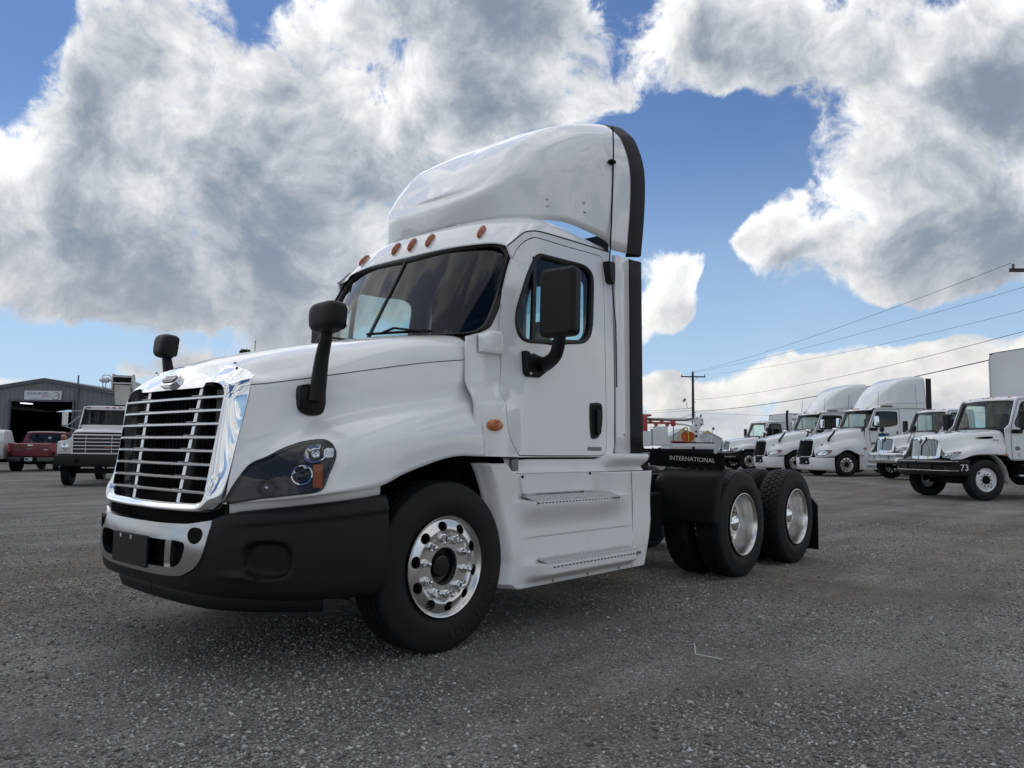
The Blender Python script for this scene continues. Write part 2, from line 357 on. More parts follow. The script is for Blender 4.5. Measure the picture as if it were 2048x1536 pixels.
# ------------------------------------------------------------------ ground
def gravel_material():
    m = bpy.data.materials.new('gravel'); m.use_nodes = True; nt = m.node_tree; N = nt.nodes; L = nt.links; b = N['Principled BSDF']
    tc = N.new('ShaderNodeTexCoord'); P = tc.outputs['Object']
    def noise(s, d, r=.6, di=0, vec=P):
        n = N.new('ShaderNodeTexNoise'); n.inputs['Scale'].default_value = s; n.inputs['Detail'].default_value = d; n.inputs['Roughness'].default_value = r
        n.inputs['Distortion'].default_value = di; L.new(vec, n.inputs['Vector']); return n.outputs[0]
    def ramp(x, stops):
        r = N.new('ShaderNodeValToRGB'); cr = r.color_ramp
        cr.elements[0].position, cr.elements[0].color = stops[0][0], (*stops[0][1], 1)
        cr.elements[1].position, cr.elements[1].color = stops[-1][0], (*stops[-1][1], 1)
        for p, c in stops[1:-1]:
            e = cr.elements.new(p); e.color = (*c, 1)
        L.new(x, r.inputs[0]); return r.outputs[0]
    def mix(f, a, c, t='MIX'):
        n = N.new('ShaderNodeMix'); n.data_type = 'RGBA'; n.blend_type = t
        for s, v in ((n.inputs[0], f), (n.inputs[6], a), (n.inputs[7], c)):
            if isinstance(v, (tuple, float)): s.default_value = v
            else: L.new(v, s)
        return n.outputs[2]
    vo = N.new('ShaderNodeTexVoronoi'); vo.inputs['Scale'].default_value = 92; vo.inputs['Randomness'].default_value = 1; L.new(P, vo.inputs['Vector'])
    vo2 = N.new('ShaderNodeTexVoronoi'); vo2.inputs['Scale'].default_value = 210; L.new(P, vo2.inputs['Vector'])
    sep = N.new('ShaderNodeSeparateColor'); L.new(vo.outputs['Color'], sep.inputs[0])
    sep2 = N.new('ShaderNodeSeparateColor'); L.new(vo2.outputs['Color'], sep2.inputs[0])
    st = ramp(sep.outputs[0], [(0, (0.082, 0.078, 0.071)), (.3, (0.180, 0.172, 0.159)), (.7, (0.286, 0.273, 0.253)), (.92, (0.412, 0.397, 0.369)), (1, (0.600, 0.592, 0.550))])
    fines = ramp(sep2.outputs[0], [(0, (0.113, 0.105, 0.095)), (.6, (0.202, 0.189, 0.170)), (1, (0.333, 0.312, 0.285))])
    worn = ramp(noise(.55, 6, .62, .6), [(.42, (0, 0, 0)), (.62, (1, 1, 1))])
    pat = ramp(noise(2.1, 5, .6, .4), [(.38, (0, 0, 0)), (.66, (1, 1, 1))])
    f1 = mix(.5, worn, pat)
    col = mix(f1, st, fines)
    brown = ramp(noise(.22, 5, .6, .8), [(.44, (1, 1, 1)), (.66, (.80, .73, .64))])
    col = mix(1.0, col, brown, 'MULTIPLY')
    tone = ramp(noise(.9, 4, .6, .3), [(.3, (.80, .80, .81)), (.72, (1.18, 1.18, 1.17))])
    col = mix(1.0, col, tone, 'MULTIPLY')
    # long streaks left by tyres, stretched along the driving lanes
    mp = N.new('ShaderNodeMapping'); L.new(P, mp.inputs[0]); mp.inputs['Rotation'].default_value = (0, 0, R(38)); mp.inputs['Scale'].default_value = (.10, 1.0, 1)
    stk = ramp(noise(1.15, 5, .6, .25, mp.outputs[0]), [(.34, (.70, .68, .66)), (.50, (1, 1, 1)), (.68, (1.22, 1.22, 1.21))])
    col = mix(.8, col, stk, 'MULTIPLY')
    mp2 = N.new('ShaderNodeMapping'); L.new(P, mp2.inputs[0]); mp2.inputs['Rotation'].default_value = (0, 0, R(-12)); mp2.inputs['Scale'].default_value = (.16, 1.0, 1)
    stk2 = ramp(noise(1.9, 4, .6, .35, mp2.outputs[0]), [(.36, (.82, .81, .80)), (.66, (1.12, 1.12, 1.11))])
    col = mix(.7, col, stk2, 'MULTIPLY')
    L.new(col, b.inputs['Base Color']); b.inputs['Roughness'].default_value = .93; b.inputs['Specular IOR Level'].default_value = .25
    bm = N.new('ShaderNodeBump'); bm.inputs['Strength'].default_value = .9; bm.inputs['Distance'].default_value = .012
    L.new(vo.outputs['Distance'], bm.inputs['Height']); bm.invert = True
    bm2 = N.new('ShaderNodeBump'); bm2.inputs['Strength'].default_value = .6; bm2.inputs['Distance'].default_value = .02
    L.new(noise(14, 5), bm2.inputs['Height']); L.new(bm.outputs[0], bm2.inputs['Normal'])
    L.new(bm2.outputs[0], b.inputs['Normal'])
    return m
CAMP = np.array([3.2238, 4.5194])
def ground_z(x, y):
    # the yard lifts a little towards the row of parked trucks and rolls by a centimetre or two
    x = np.asarray(x, float); y = np.asarray(y, float)
    d = np.hypot(x-CAMP[0], y-CAMP[1])
    side = sm(-.2, .5, -(x-CAMP[0])/np.maximum(d, .1)*.93+(y-CAMP[1])/np.maximum(d, .1)*.36)
    near = sm(7, 14, np.hypot(x+1.5, y-1.0))
    roll = .02*np.sin(x*.9+1.3*np.sin(y*.5))*np.sin(y*.75+.6)*near
    left = sm(.75, .98, (-.29*(x-CAMP[0])-.957*(y-CAMP[1]))/np.maximum(d, .1))
    return .20*sm(20, 31, d)*side-.14*sm(13, 24, d)*left*sm(70, 45, d)+roll
def build_ground():
    # polar sheet, fine near the camera, out to the horizon
    rad = np.concatenate([np.linspace(0, 40, 90), np.geomspace(42, 3000, 40)])
    a = np.linspace(0, 2*np.pi, 181)[:-1]
    V = []; 
    for r in rad:
        x = CAMP[0]-3+r*np.cos(a); y = CAMP[1]-3+r*np.sin(a); V.append(np.c_[x, y, ground_z(x, y)])
    P = np.array(V); o = obj('ground', flip(grid_vf(P, cv=True)) if False else grid_vf(P, cv=True), GRAVEL, ang=None)
    me = o.data
    if me.polygons[400].normal.z < 0: me.flip_normals()
    tag(o, kind='structure')
    return o
GRAVEL = gravel_material()
build_ground()
def build_stones():
    # loose crushed stone over the sheet, one mass of small faceted chips
    ico = bpy.data.meshes.new('i'); bm = bmesh.new(); [bm.verts.new(c) for c in ((1,0,0),(-1,0,0),(0,1,0),(0,-1,0),(0,0,1),(0,0,-1))]; bm.verts.ensure_lookup_table(); [bm.faces.new([bm.verts[i] for i in f]) for f in ((0,2,4),(2,1,4),(1,3,4),(3,0,4),(2,0,5),(1,2,5),(3,1,5),(0,3,5))]; bm.to_mesh(ico); bm.free()
    bv = np.array([v.co[:] for v in ico.vertices]); bf = np.array([p.vertices[:] for p in ico.polygons]); bpy.data.meshes.remove(ico)
    n = 150000
    # density falls with distance from the camera, patches of denser cover
    u = rng.random(n*4); ang = YAW+np.radians(rng.uniform(-41, 41, n*4)); r = 2.2+13.5*u**1.25
    x = CAMP[0]+r*np.cos(ang); y = CAMP[1]+r*np.sin(ang)
    k = np.sin(x*1.7+.8*np.sin(y*2.3))+np.sin(y*1.9+1.1*np.sin(x*1.3+2))+.8*np.sin(x*4.1+y*3.3)
    keep = rng.random(n*4) < np.clip(.34+.22*k, .06, 1)
    x, y, r = x[keep][:n], y[keep][:n], r[keep][:n]; n = len(x)
    size = rng.gamma(2.6, .0015, n)+.0026; size = np.minimum(size, .017)
    sc = np.c_[size*rng.uniform(.8, 1.5, n), size*rng.uniform(.7, 1.2, n), size*rng.uniform(.45, .8, n)]
    jit = 1+rng.uniform(-.35, .35, (n, len(bv), 1)); bv = bv+0
    V = bv[None]*jit*sc[:, None, :]
    th = rng.uniform(0, 2*np.pi, n); tl = rng.normal(0, .35, n)
    c, s = np.cos(th), np.sin(th); ct, st = np.cos(tl), np.sin(tl)
    X = V[..., 0]; Z = V[..., 2]; V0 = X*ct[:, None]-Z*st[:, None]; Z = X*st[:, None]+Z*ct[:, None]
    Xr = V0*c[:, None]-V[..., 1]*s[:, None]; Yr = V0*s[:, None]+V[..., 1]*c[:, None]
    V = np.stack([Xr+x[:, None], Yr+y[:, None], Z+(ground_z(x, y)+sc[:, 2]*.35)[:, None]], -1).reshape(-1, 3)
    F = (bf[None]+(np.arange(n)*len(bv))[:, None, None]).reshape(-1, 3)
    me = bpy.data.meshes.new('gravel_stones'); me.vertices.add(len(V)); me.vertices.foreach_set('co', V.ravel())
    me.loops.add(F.size); me.loops.foreach_set('vertex_index', F.ravel()); me.polygons.add(len(F)); me.polygons.foreach_set('loop_start', np.arange(len(F))*3)
    me.update(calc_edges=True)
    m = bpy.data.materials.new('crushed_stone'); m.use_nodes = True; nt = m.node_tree; b = nt.nodes['Principled BSDF']
    g = nt.nodes.new('ShaderNodeNewGeometry'); rp = nt.nodes.new('ShaderNodeValToRGB'); cr = rp.color_ramp
    cr.elements[0].color = (0.100, 0.095, 0.088, 1); cr.elements[1].color = (0.600, 0.600, 0.600, 1); cr.elements[1].position = 1
    for p, c in ((.4, (0.200, 0.191, 0.177)), (.75, (0.306, 0.294, 0.273)), (.93, (0.439, 0.423, 0.394))):
        e = cr.elements.new(p); e.color = (*c, 1)
    nt.links.new(g.outputs['Random Per Island'], rp.inputs[0]); nt.links.new(rp.outputs[0], b.inputs['Base Color']); b.inputs['Roughness'].default_value = .9
    b.inputs['Specular IOR Level'].default_value = .3
    me.materials.append(m)
    tag(link(bpy.data.objects.new('gravel_stones', me)), 'loose crushed grey stone scattered over the yard', 'gravel', kind='stuff')
build_stones()

# ------------------------------------------------------------------ the near tractor unit (front axle at the origin, nose along +x)
T = empty('semi_truck', (0, 0, 0), 0, 'large white day cab semi truck with chrome grille and tall roof fairing, nearest the camera', 'truck')
def Yc(x, z):
    base = np.interp(z, [1.1, 1.5, 1.9, 2.3, 2.7, 2.85], [1.10, 1.095, 1.085, 1.07, 1.045, 1.03])
    fl = .10*sm(1.66, 1.46, z)*sm(-.80, -.38, x)
    nar = -.018*sm(-.36, -.29, x)-.05*sm(-1.0, -.4, x)*sm(1.5, 1.9, z)-.03*sm(2.3, 2.6, z)*sm(-1.0, -.65, x)
    return base+fl+nar
fside = lambda a, b: np.stack([a, Yc(a, b), b], -1)
def fside_o(d): return lambda a, b: np.stack([a, Yc(a, b)+d, b], -1)

# --- hood: control net, stations from cowl to grille, rows from centre line down to the lower edge
HOOD = [
 [(-.26,0,1.985),(-.27,.45,1.98),(-.31,.80,1.96),(-.345,.95,1.90),(-.352,1.012,1.79),(-.325,1.032,1.66),(-.29,1.045,1.565),(-.285,1.125,1.475),(-.25,1.192,1.31),(-.262,1.20,1.158)],
 [(.05,0,1.945),(.05,.42,1.94),(.05,.75,1.915),(.05,.90,1.85),(.03,.965,1.735),(.04,.985,1.61),(.034,1.0,1.505),(.05,1.12,1.43),(.04,1.195,1.30),(.034,1.2,1.155)],
 [(.35,0,1.885),(.35,.39,1.88),(.35,.68,1.85),(.35,.83,1.78),(.35,.905,1.675),(.35,.935,1.57),(.35,.955,1.45),(.36,1.09,1.385),(.38,1.19,1.25),(.37,1.2,1.07)],
 [(.62,0,1.825),(.62,.36,1.82),(.62,.62,1.785),(.62,.76,1.71),(.64,.845,1.617),(.64,.875,1.51),(.63,.905,1.39),(.66,1.04,1.315),(.66,1.165,1.18),(.57,1.2,.998)],
 [(.84,0,1.765),(.84,.34,1.758),(.83,.57,1.725),(.83,.69,1.65),(.86,.775,1.573),(.86,.80,1.46),(.86,.83,1.31),(.88,.945,1.22),(.89,1.07,1.09),(.83,1.155,.970)],
 [(.98,0,1.715),(.98,.33,1.708),(.96,.53,1.678),(.96,.635,1.61),(.985,.715,1.55),(1.0,.74,1.42),(1.03,.765,1.24),(1.04,.85,1.13),(1.04,.945,1.03),(1.01,1.02,.940)],
 [(1.072,0,1.678),(1.067,.33,1.67),(1.042,.52,1.65),(1.032,.61,1.61),(1.055,.685,1.54),(1.085,.70,1.41),(1.13,.705,1.24),(1.155,.712,1.13),(1.18,.718,1.02),(1.20,.728,.905)]]
HG = cr2(HOOD, 12, 8)
def hood_at(u, v):
    # u along the net from cowl (0) to grille (6), v from centre (0) to lower edge (9); bilinear in the fine grid
    a = min(max(u*12, 0), HG.shape[0]-1.001); b = min(max(v*8, 0), HG.shape[1]-1.001); i, j = int(a), int(b); s, t = a-i, b-j
    return (HG[i, j]*(1-s)+HG[i+1, j]*s)*(1-t)+(HG[i, j+1]*(1-s)+HG[i+1, j+1]*s)*t
def hood_n(u, v):
    n = np.cross(hood_at(u+.05, v)-hood_at(u-.05, v), hood_at(u, v+.05)-hood_at(u, v-.05)); n /= np.linalg.norm(n)
    return n if n[1]+.3*n[2] > 0 else -n
hvf = fix_out(grid_vf(HG), (0, .5, .5))
# left half + right half share the centre line
hood = obj('hood', both(hvf), PAINT, T, ang=50, solid=.006)
for s in (1, -1):
    pth = [hood_at(u, 4.0)+hood_n(u, 4.0)*.0005 for u in np.linspace(0, 6, 60)]
    obj('panel_gap', tube(pth, .0028, 5), BLACKM, hood, s=s)
    # turned lip along the wheel opening
    lip = np.array([hood_at(u, 9) for u in np.linspace(0, 6, 60)])
    g = np.array([lip, lip+np.array([0, -.03, .004])])
    obj('wheel_arch_lip', fix_out(grid_vf(g), (0, 0, -1)), PAINT, hood, s=s)

# --- headlights: dark housing, lamps and clear lens following the fender
def uv_of(p):
    best = None
    for u in np.linspace(2.5, 6, 71):
        for v in np.linspace(6, 9, 61):
            q = np.linalg.norm(hood_at(u, v)-p)
            if best is None or q < best[0]: best = (q, u, v)
    return best[1:]
HL = [(1.19,.722,.915),(1.10,.78,1.09),(1.02,.86,1.16),(.925,.93,1.225),(.835,1.0,1.252),(.80,1.04,1.245),(.785,1.09,1.215),(.80,1.125,1.17),(.83,1.12,1.07),(.87,1.09,.965),(.97,.99,.948),(1.08,.88,.932)]
HLuv = [uv_of(np.array(p)) for p in HL]
HLuv = cr1(HLuv, 5, True)
hc = HLuv.mean(0)
def fhood(d): return lambda a, b: np.array([hood_at(x, y)+hood_n(x, y)*d for x, y in zip(a, b)])
HLB = mat('lamp_housing', (.030, .032, .036), .35)
for s in (1, -1):
    n0 = hood_n(*hc)
    hl = obj('headlight', fix_out(panel(HLuv, None, fhood(.003), hc, 90, 8, .012, off=-n0), (.5, .8, .2)), HLB, T, s=s)
    rim = panel(HLuv, inset(HLuv, .06, hc), fhood(.009), hc, 90, 3, .008, .006, off=-n0)
    obj('lens_rim', fix_out(rim, (.5, .8, .2)), BLACKG, hl, s=s)
    obj('lens', fix_out(panel(inset(HLuv, .03, hc), None, fhood(.024), hc, 90, 8, .02, off=-n0), (.5, .8, .2)), LENS, hl, s=s)
    for (p, r, m_, nm) in (((.86, 1.035, 1.165), .062, CHROME, 'high_beam'), ((.92, 1.01, 1.035), .055, CHROME, 'low_beam'), ((1.04, .90, .985), .05, HLB, 'side_lamp')):
        u, v = uv_of(np.array(p)); c = hood_at(u, v); n = hood_n(u, v)
        ax = np.array([.80, .58, .05]); ax /= np.linalg.norm(ax)
        pr = [(r, -.002), (r, .012), (r*.9, .013), (r*.72, .0), (r*.35, -.012), (.008, -.014)]
        vf = lathe(pr, 28, 'z'); ex = np.cross((0, 0, 1), n); 
        ring = on_frame(vf, c+n*.006, ex, np.cross(n, ex))
        obj(nm, fix_out(ring, n), m_, hl, s=s)
        cap = on_frame(lathe([(r*.42, .0), (r*.36, .012), (r*.2, .018), (.001, .02)], 20, 'z'), c+n*.004, ex, np.cross(n, ex))
        obj('bulb_cover', fix_out(cap, n), CHROME if nm != 'low_beam' else BLACKG, hl, s=s)
    u, v = uv_of(np.array((.872, 1.075, 1.045))); c = hood_at(u, v); n = hood_n(u, v); ex = np.cross((0, 0, 1), n)
    ts = on_frame(prism(rrect(.048, .125, .008), 'z', -.005, .012), c+n*.006, ex, np.cross(n, ex)); obj('turn_signal', fix_out(ts, n), AMBER, hl, s=s)
    u, v = uv_of(np.array((.815, 1.085, 1.175))); c = hood_at(u, v); n = hood_n(u, v); ex = np.cross((0, 0, 1), n)
    ts = on_frame(prism(rrect(.05, .06, .012), 'z', -.005, .010), c+n*.006, ex, np.cross(n, ex)); obj('marker_reflector', fix_out(ts, n), CHROME, hl, s=s)

# --- grille surround, bars and badge
def gx(y, z): return 1.165+(1.47-z)*.136+.02*(1-(np.asarray(y)/.61)**2)
inn = [(0,1.53),(.20,1.530),(.385,1.532),(.405,1.545),(.425,1.556),(.52,1.553),(.585,1.535),(.618,1.50),(.622,1.455),(.612,1.25),(.600,1.02),(.594,.955),(.575,.92),(.53,.903),(.45,.899),(.2,.895)]
out3 = [(1.072,0,1.682),(1.070,.20,1.678),(1.058,.40,1.668),(1.045,.50,1.655),(1.037,.57,1.635),(1.037,.625,1.605),(1.045,.66,1.575),(1.058,.682,1.53),(1.072,.690,1.46),(1.11,.694,1.30),(1.16,.695,1.10),(1.195,.690,.96),(1.215,.678,.895),(1.228,.645,.866),(1.25,.55,.852),(1.275,.25,.846)]
def sym(l):
    l = [tuple(p) for p in l]; k = 0 if len(l[0]) == 2 else 1
    m_ = [tuple(-c if i == k else c for i, c in enumerate(p)) for p in reversed(l[1:])]
    return l+[(0, .895) if k == 0 else (1.28, 0, .846)]+m_
# closed loops with matching vertices
I2 = np.array(sym(inn)); O3 = np.array(sym(out3))
Idense = cr1(I2, 4, True); Odense = cr1(O3, 4, True)
I3 = np.stack([gx(Idense[:, 0], Idense[:, 1])+.012, Idense[:, 0], Idense[:, 1]], -1)
cen = np.array([1.15, 0, 1.2])
def lerp(a, b, t): return a*(1-t)+b*t
d_out = Odense-I3
topness = np.clip(d_out[:, 2]/(np.linalg.norm(d_out[:, 1:], axis=1)+1e-6), 0, 1)
rows = [I3+[-.07, 0, 0], I3+[-.006, 0, 0], I3+[0, 0, 0]]
for t in np.linspace(.04, .97, 18): rows.append(lerp(I3, Odense, t)+np.array([1, 0, 0])*((.036-.030*topness)*math.sin(math.pi*t))[:, None]+np.stack([0*d_out[:, 0], d_out[:, 1], d_out[:, 2]], -1)*(.15*(1-.9*np.sqrt(topness))*math.sin(math.pi*t))[:, None])
rows += [Odense, Odense+[-.03, 0, 0]]
gs = obj('grille_surround', fix_out(grid_vf(np.array(rows), cv=True), (1, 0, 0)), CHROME, T, ang=60)
zb = np.linspace(1.474, .957, 8)
for k, z in enumerate(zb):
    hw = np.interp(z, [.957, 1.25, 1.474], [.602, .614, .624]); ys = np.linspace(-hw, hw, 25)
    prof = [(-.042, -.004), (-.012, -.010), (.004, -.011), (.012, -.006), (.012, .004), (.004, .010), (-.042, .004)]
    P = np.array([[(gx(y, z)-.004+a, y, z+b) for a, b in prof] for y in ys])
    obj('grille_bar', fix_out(join((grid_vf(P, cv=True))), (1, 0, 0)), SLAT, gs, ang=50)
for s in (1, -1):
    zz = np.linspace(.89, 1.55, 18)
    P = np.array([[(gx(0, z)-.030+dx, s*(np.interp(z, [.9, 1.53], [.288, .335])+dy), z) for dx, dy in ((-.07, -.012), (.010, -.019), (.016, 0), (.010, .019), (-.07, .012))] for z in zz])
    obj('grille_strut', fix_out(grid_vf(P, cv=True), (1, 0, 0)), SLAT, gs, ang=50)
    # little webs where bars meet struts
for k, z in enumerate(zb):
    for s in (1, -1):
        y0 = s*np.interp(z, [.9, 1.53], [.288, .335])
        poly = [(gx(y0, z)+.006, y0-.055), (gx(y0, z)+.006, y0+.055), (gx(y0, z)-.045, y0+.012), (gx(y0, z)-.045, y0-.012)]
        obj('bar_clip', prism(poly, 'z', z+.0105, z+.0125), SLAT, gs, ang=30)
rad = join(box((1.06, 0, 1.2), (.05, 1.24, .70)), *[box((1.09, y, 1.2), (.012, .006, .66)) for y in np.linspace(-.55, .55, 24)])
obj('radiator', rad, BLACKM, T, ang=30)
SHROUD = mat('grey_shroud', (.085, .085, .088), .6)
for s in (1, -1):
    obj('radiator_shroud', box((1.02, s*.60, 1.2), (.22, .05, .72)), SHROUD, T, ang=30); obj('shroud_baffle', box((1.10, s*.47, 1.2), (.02, .10, .64)), SHROUD, T, ang=30)
bo = rrect(.190, .092, .042, 6); bc = np.array([1.166, -.035, 1.588]); bex = (0, 1, 0); bey = (-.77, 0, 1)
bd = obj('maker_badge', on_frame(prism(bo, 'z', -.02, .010), bc, bex, bey), CHROME, gs, ang=40, bevel=.004)
obj('badge_field', on_frame(prism(rrect(.160, .050, .024, 6), 'z', .010, .013), bc+np.array([0, 0, .004]), bex, bey), GREYL, bd, ang=40)
obj('badge_lettering', on_frame(text_vf('FREIGHTLINER', .024, .002), bc+np.array([.0145, 0, .010]), bex, bey), CHROME, bd, ang=0)
for s in (1, -1): obj('surround_screw', lathe([(.009, 0), (.008, .006), (.001, .008)], 10, 'z')[0]+np.array([1.055, s*.50, 1.672]) if False else xf(lathe([(.009, 0), (.008, .006), (.001, .008)], 10, 'z'), (1.052, s*.50, 1.668)), BLACKM, gs)

# --- bumper: plan curve swept, lamp pocket on each side, chrome centre
PLAN = cr1([(1.310,0),(1.302,.30),(1.278,.53),(1.245,.64),(1.20,.74),(1.12,.86),(1.02,.97),(.90,1.08),(.78,1.155),(.66,1.195),(.52,1.205)], 8)
PL = np.r_[0, np.cumsum(np.linalg.norm(np.diff(PLAN, axis=0), axis=1))]
def plan(s): return np.stack([np.interp(s, PL, PLAN[:, 0]), np.interp(s, PL, PLAN[:, 1])], -1)
def s_of_y(y): return np.interp(y, PLAN[:, 1], PL)
def plan_n(s):
    t = plan(s+.01)-plan(s-.01); t /= np.linalg.norm(t, axis=-1)[..., None]; return np.stack([t[..., 1], -t[..., 0]], -1)
SE = PL[-1]
def ztop(s): return np.interp(s, [0, s_of_y(.60), s_of_y(.70), s_of_y(.80), SE], [.775, .80, .845, .868, .955])
def zbot(s): return np.interp(s, [0, s_of_y(.6), s_of_y(1.0), SE], [.435, .43, .415, .42])
ss = np.r_[np.linspace(0, s_of_y(.66), 34), np.linspace(s_of_y(.68), SE, 70)]
tt = np.r_[0, .02, .05, .10, np.linspace(.14, .84, 36), .9, .95, .98, 1]
rows = []
for s_ in ss:
    pn = plan_n(s_); p = plan(s_); col_ = []
    zt, zb_ = ztop(s_), zbot(s_)
    send = max(0, (s_-(SE-.25))/.25)
    for t in tt:
        z = zt+(zb_-zt)*t
        bul = .030*math.sin(math.pi*min(1, max(0, t)))**.6
        d = bul-.030*(1-t if t < .5 else 0)*0
        if t > .90: d -= .035*((t-.9)/.1)**2
        if t < .05: d -= .02*(1-t/.05)**2
        # character line
        d += .010*math.exp(-((t-.13)/.035)**2)*float(sm(s_of_y(.72), s_of_y(.9), s_))
        # lamp pocket
        a = (s_-(s_of_y(.93)))/.115; b = (z-.625)/.090
        q = (abs(a)**3+abs(b)**3)**(1/3)
        d -= .050*float(sm(1.12, .86, q))*(1 if b < 1 else 1)
        q2 = ((a+.9)/1.2)**2+((b+.95)/.30)**2
        d += .018*math.exp(-q2*1.4)
        if s_ < s_of_y(.62): d -= .075*float(sm(s_of_y(.58), s_of_y(.53), s_))*float(sm(.54, .56, z))*float(sm(.72, .70, z))
        col_.append((p[0]+pn[0]*d, p[1]+pn[1]*d, z))
    rows.append(col_)
bumper = obj('bumper', both(fix_out(grid_vf(rows), (.6, .6, 0))), BLACKP, T, ang=60, solid=.012)
# lower valance
rows = []
for s_ in np.linspace(0, s_of_y(1.12), 40):
    p = plan(s_); pn = plan_n(s_); rows.append([(p[0]-pn[0]*d, p[1]-pn[1]*d, z) for d, z in ((.07, .45), (.075, .39), (.09, .345), (.16, .33))])
obj('valance', both(fix_out(grid_vf(rows), (.6, .6, 0))), BLACKP, bumper, ang=60, solid=.01)
# chrome centre section with opening
def fchr(d):
    def f(a, b):
        s_ = np.sign(a)*1.0; A = np.abs(a); p = plan(A); n = plan_n(A); bu = .030*np.sin(np.pi*np.clip((b-.43)/.38, .02, .98))**.6
        return np.stack([p[:, 0]+n[:, 0]*(d+bu), s_*(p[:, 1]+n[:, 1]*(d+bu)), b], -1)
    return f
sy = s_of_y
co = [(0,.785),(.3,.787),(sy(.55),.797),(sy(.64),.812),(sy(.675),.822),(sy(.668),.74),(sy(.645),.64),(sy(.60),.575),(sy(.52),.532),(sy(.42),.518),(.25,.512)]
ci = [(0,.700),(.3,.702),(.46,.706),(.51,.704),(.535,.68),(.52,.62),(.485,.582),(.43,.564),(.36,.560),(.2,.556)]
csym = lambda l, zl: l+[(0, zl)]+[(-a, b) for a, b in reversed(l[1:])]
co = cr1(csym(co, .510), 4, True); ci = cr1(csym(ci, .554), 4, True)
chb = obj('bumper_chrome', fix_out(panel(co, ci, fchr(.010), (0, .64), 220, 6, .02, .05, off=(-1, 0, 0)), (1, 0, 0)), SATIN, bumper, ang=50)
obj('lower_intake', fix_out(panel(inset(ci, -.02, np.array((0, .63))), None, fchr(-.055), (0, .63), 120, 4, 0), (1, 0, 0)), BLACKM, bumper)
for k, z in enumerate(np.linspace(.575, .69, 9)):
    P = np.array([[tuple(fchr(-.045+dd)(np.array([y]), np.array([z+dz]))[0]) for dd, dz in ((0, -.003), (.008, 0), (0, .003))] for y in np.linspace(-.54, .54, 30)])
    obj('intake_slat', fix_out(grid_vf(P), (1, 0, 0)), BLACKP, bumper, ang=20)
for s in (1, -1):
    P = np.array([[tuple(fchr(-.02+dd)(np.array([s*(.335+dy)]), np.array([z]))[0]) for dy, dd in ((-.035, -.03), (-.03, .0), (.03, 0), (.035, -.03))] for z in np.linspace(.548, .71, 8)])
    obj('intake_post', fix_out(grid_vf(P), (1, 0, 0)), SATIN, bumper, ang=50)
    p = fchr(.0115)(np.array([s*sy(.592)]), np.array([.74]))[0]; n = plan_n(sy(.592)); n3 = np.array([n[0], s*n[1], 0]); ex = np.cross((0, 0, 1), n3)
    obj('tow_hole', fix_out(on_frame(lathe([(.043, -.002), (.043, .005), (.036, .006), (.034, .003), (.001, .003)], 24, 'z'), p, ex, (0, 0, 1)), n3), BLACKM, bumper)
pl = prism([(-.275, .533), (.165, .533), (.175, .54), (.175, .70), (.165, .708), (-.275, .708), (-.285, .70), (-.285, .54)], 'x', 1.335, 1.352)
plate = obj('plate_holder', pl, BLACKP, bumper, bevel=.004)
for y in (-.17, -.03): obj('plate_bolt', box((1.354, y, .688), (.006, .010, .020)), LETTER, plate)
# white filler strip between fender and bumper
rows = []
for s_ in np.linspace(sy(.74), SE-.02, 50):
    p = plan(s_); pn = plan_n(s_); zt = ztop(s_)
    rows.append([(p[0]-pn[0]*d, p[1]-pn[1]*d, z) for d, z in ((.035, zt-.02), (.032, zt+.05), (.045, zt+.075))])
for s in (1, -1): obj('filler_strip', fix_out(grid_vf(rows), (.6, .6, 0)), SKIRTM, T, ang=60, s=s, solid=.006)
obj('grille_gap_cover', both(fix_out(grid_vf([[(p[0]-.13, p[1], z) for z in (.72, .80, .93)] for p in plan(np.linspace(0, s_of_y(.80), 20))]), (1, 0, 0))), BLACKM, T)

# --- inner wheel housings, engine bay and firewall (dark, so that nothing shows through)
for s in (1, -1):
    a = np.radians(np.linspace(-12, 192, 30)); P = np.array([[(.60*math.cos(t)+.02, y, .505+.64*math.sin(t) if math.sin(t) > 0 else .505+.64*math.sin(t)) for y in (.62, .8, 1.02)] for t in a])
    obj('wheel_housing', fix_out(grid_vf(P), (0, 0, -1)), DARK, T, s=s)
obj('engine_bay', join(box((.45, 0, .98), (1.25, 1.10, .80)), box((-.24, 0, 1.36), (.06, 1.84, .76)), box((-.62, 0, .93), (.80, 1.86, .46))), DARK, T, ang=30)

# --- cab sides, doors, windows
DOOR = cr1([(-.67,1.162),(-.575,1.235),(-.497,1.315),(-.472,1.447),(-.478,1.56),(-.535,1.70),(-.55,1.81),(-.546,2.02),(-.556,2.124),(-.622,2.347),(-.734,2.572),(-.803,2.659),(-.881,2.706),(-.954,2.721),(-1.276,2.727),(-1.60,2.738)], 4)
DOOR = np.vstack([DOOR, cr1([(-1.70,2.742),(-1.738,2.73),(-1.745,2.69)], 4), [(-1.736, 2.35), (-1.727, 2.0), (-1.724, 1.6)], cr1([(-1.723,1.25),(-1.71,1.195),(-1.68,1.168),(-1.62,1.160)], 4), [(-1.3, 1.160), (-1.0, 1.160)]])
DC = np.array([-1.12, 1.95])
WINO = cr1([(-.943,2.603),(-.985,2.611),(-1.247,2.620),(-1.46,2.626),(-1.555,2.603),(-1.598,2.556),(-1.601,2.474),(-1.582,2.30),(-1.567,2.167),(-1.535,2.077),(-1.472,2.023),(-1.39,1.998),(-1.1,1.965),(-.88,1.946),(-.785,1.948),(-.725,1.978),(-.697,2.038),(-.692,2.107),(-.713,2.199),(-.79,2.379),(-.895,2.562)], 4, True)
WC = np.array([-1.16, 2.29])
WINI = inset(WINO, .036, WC)
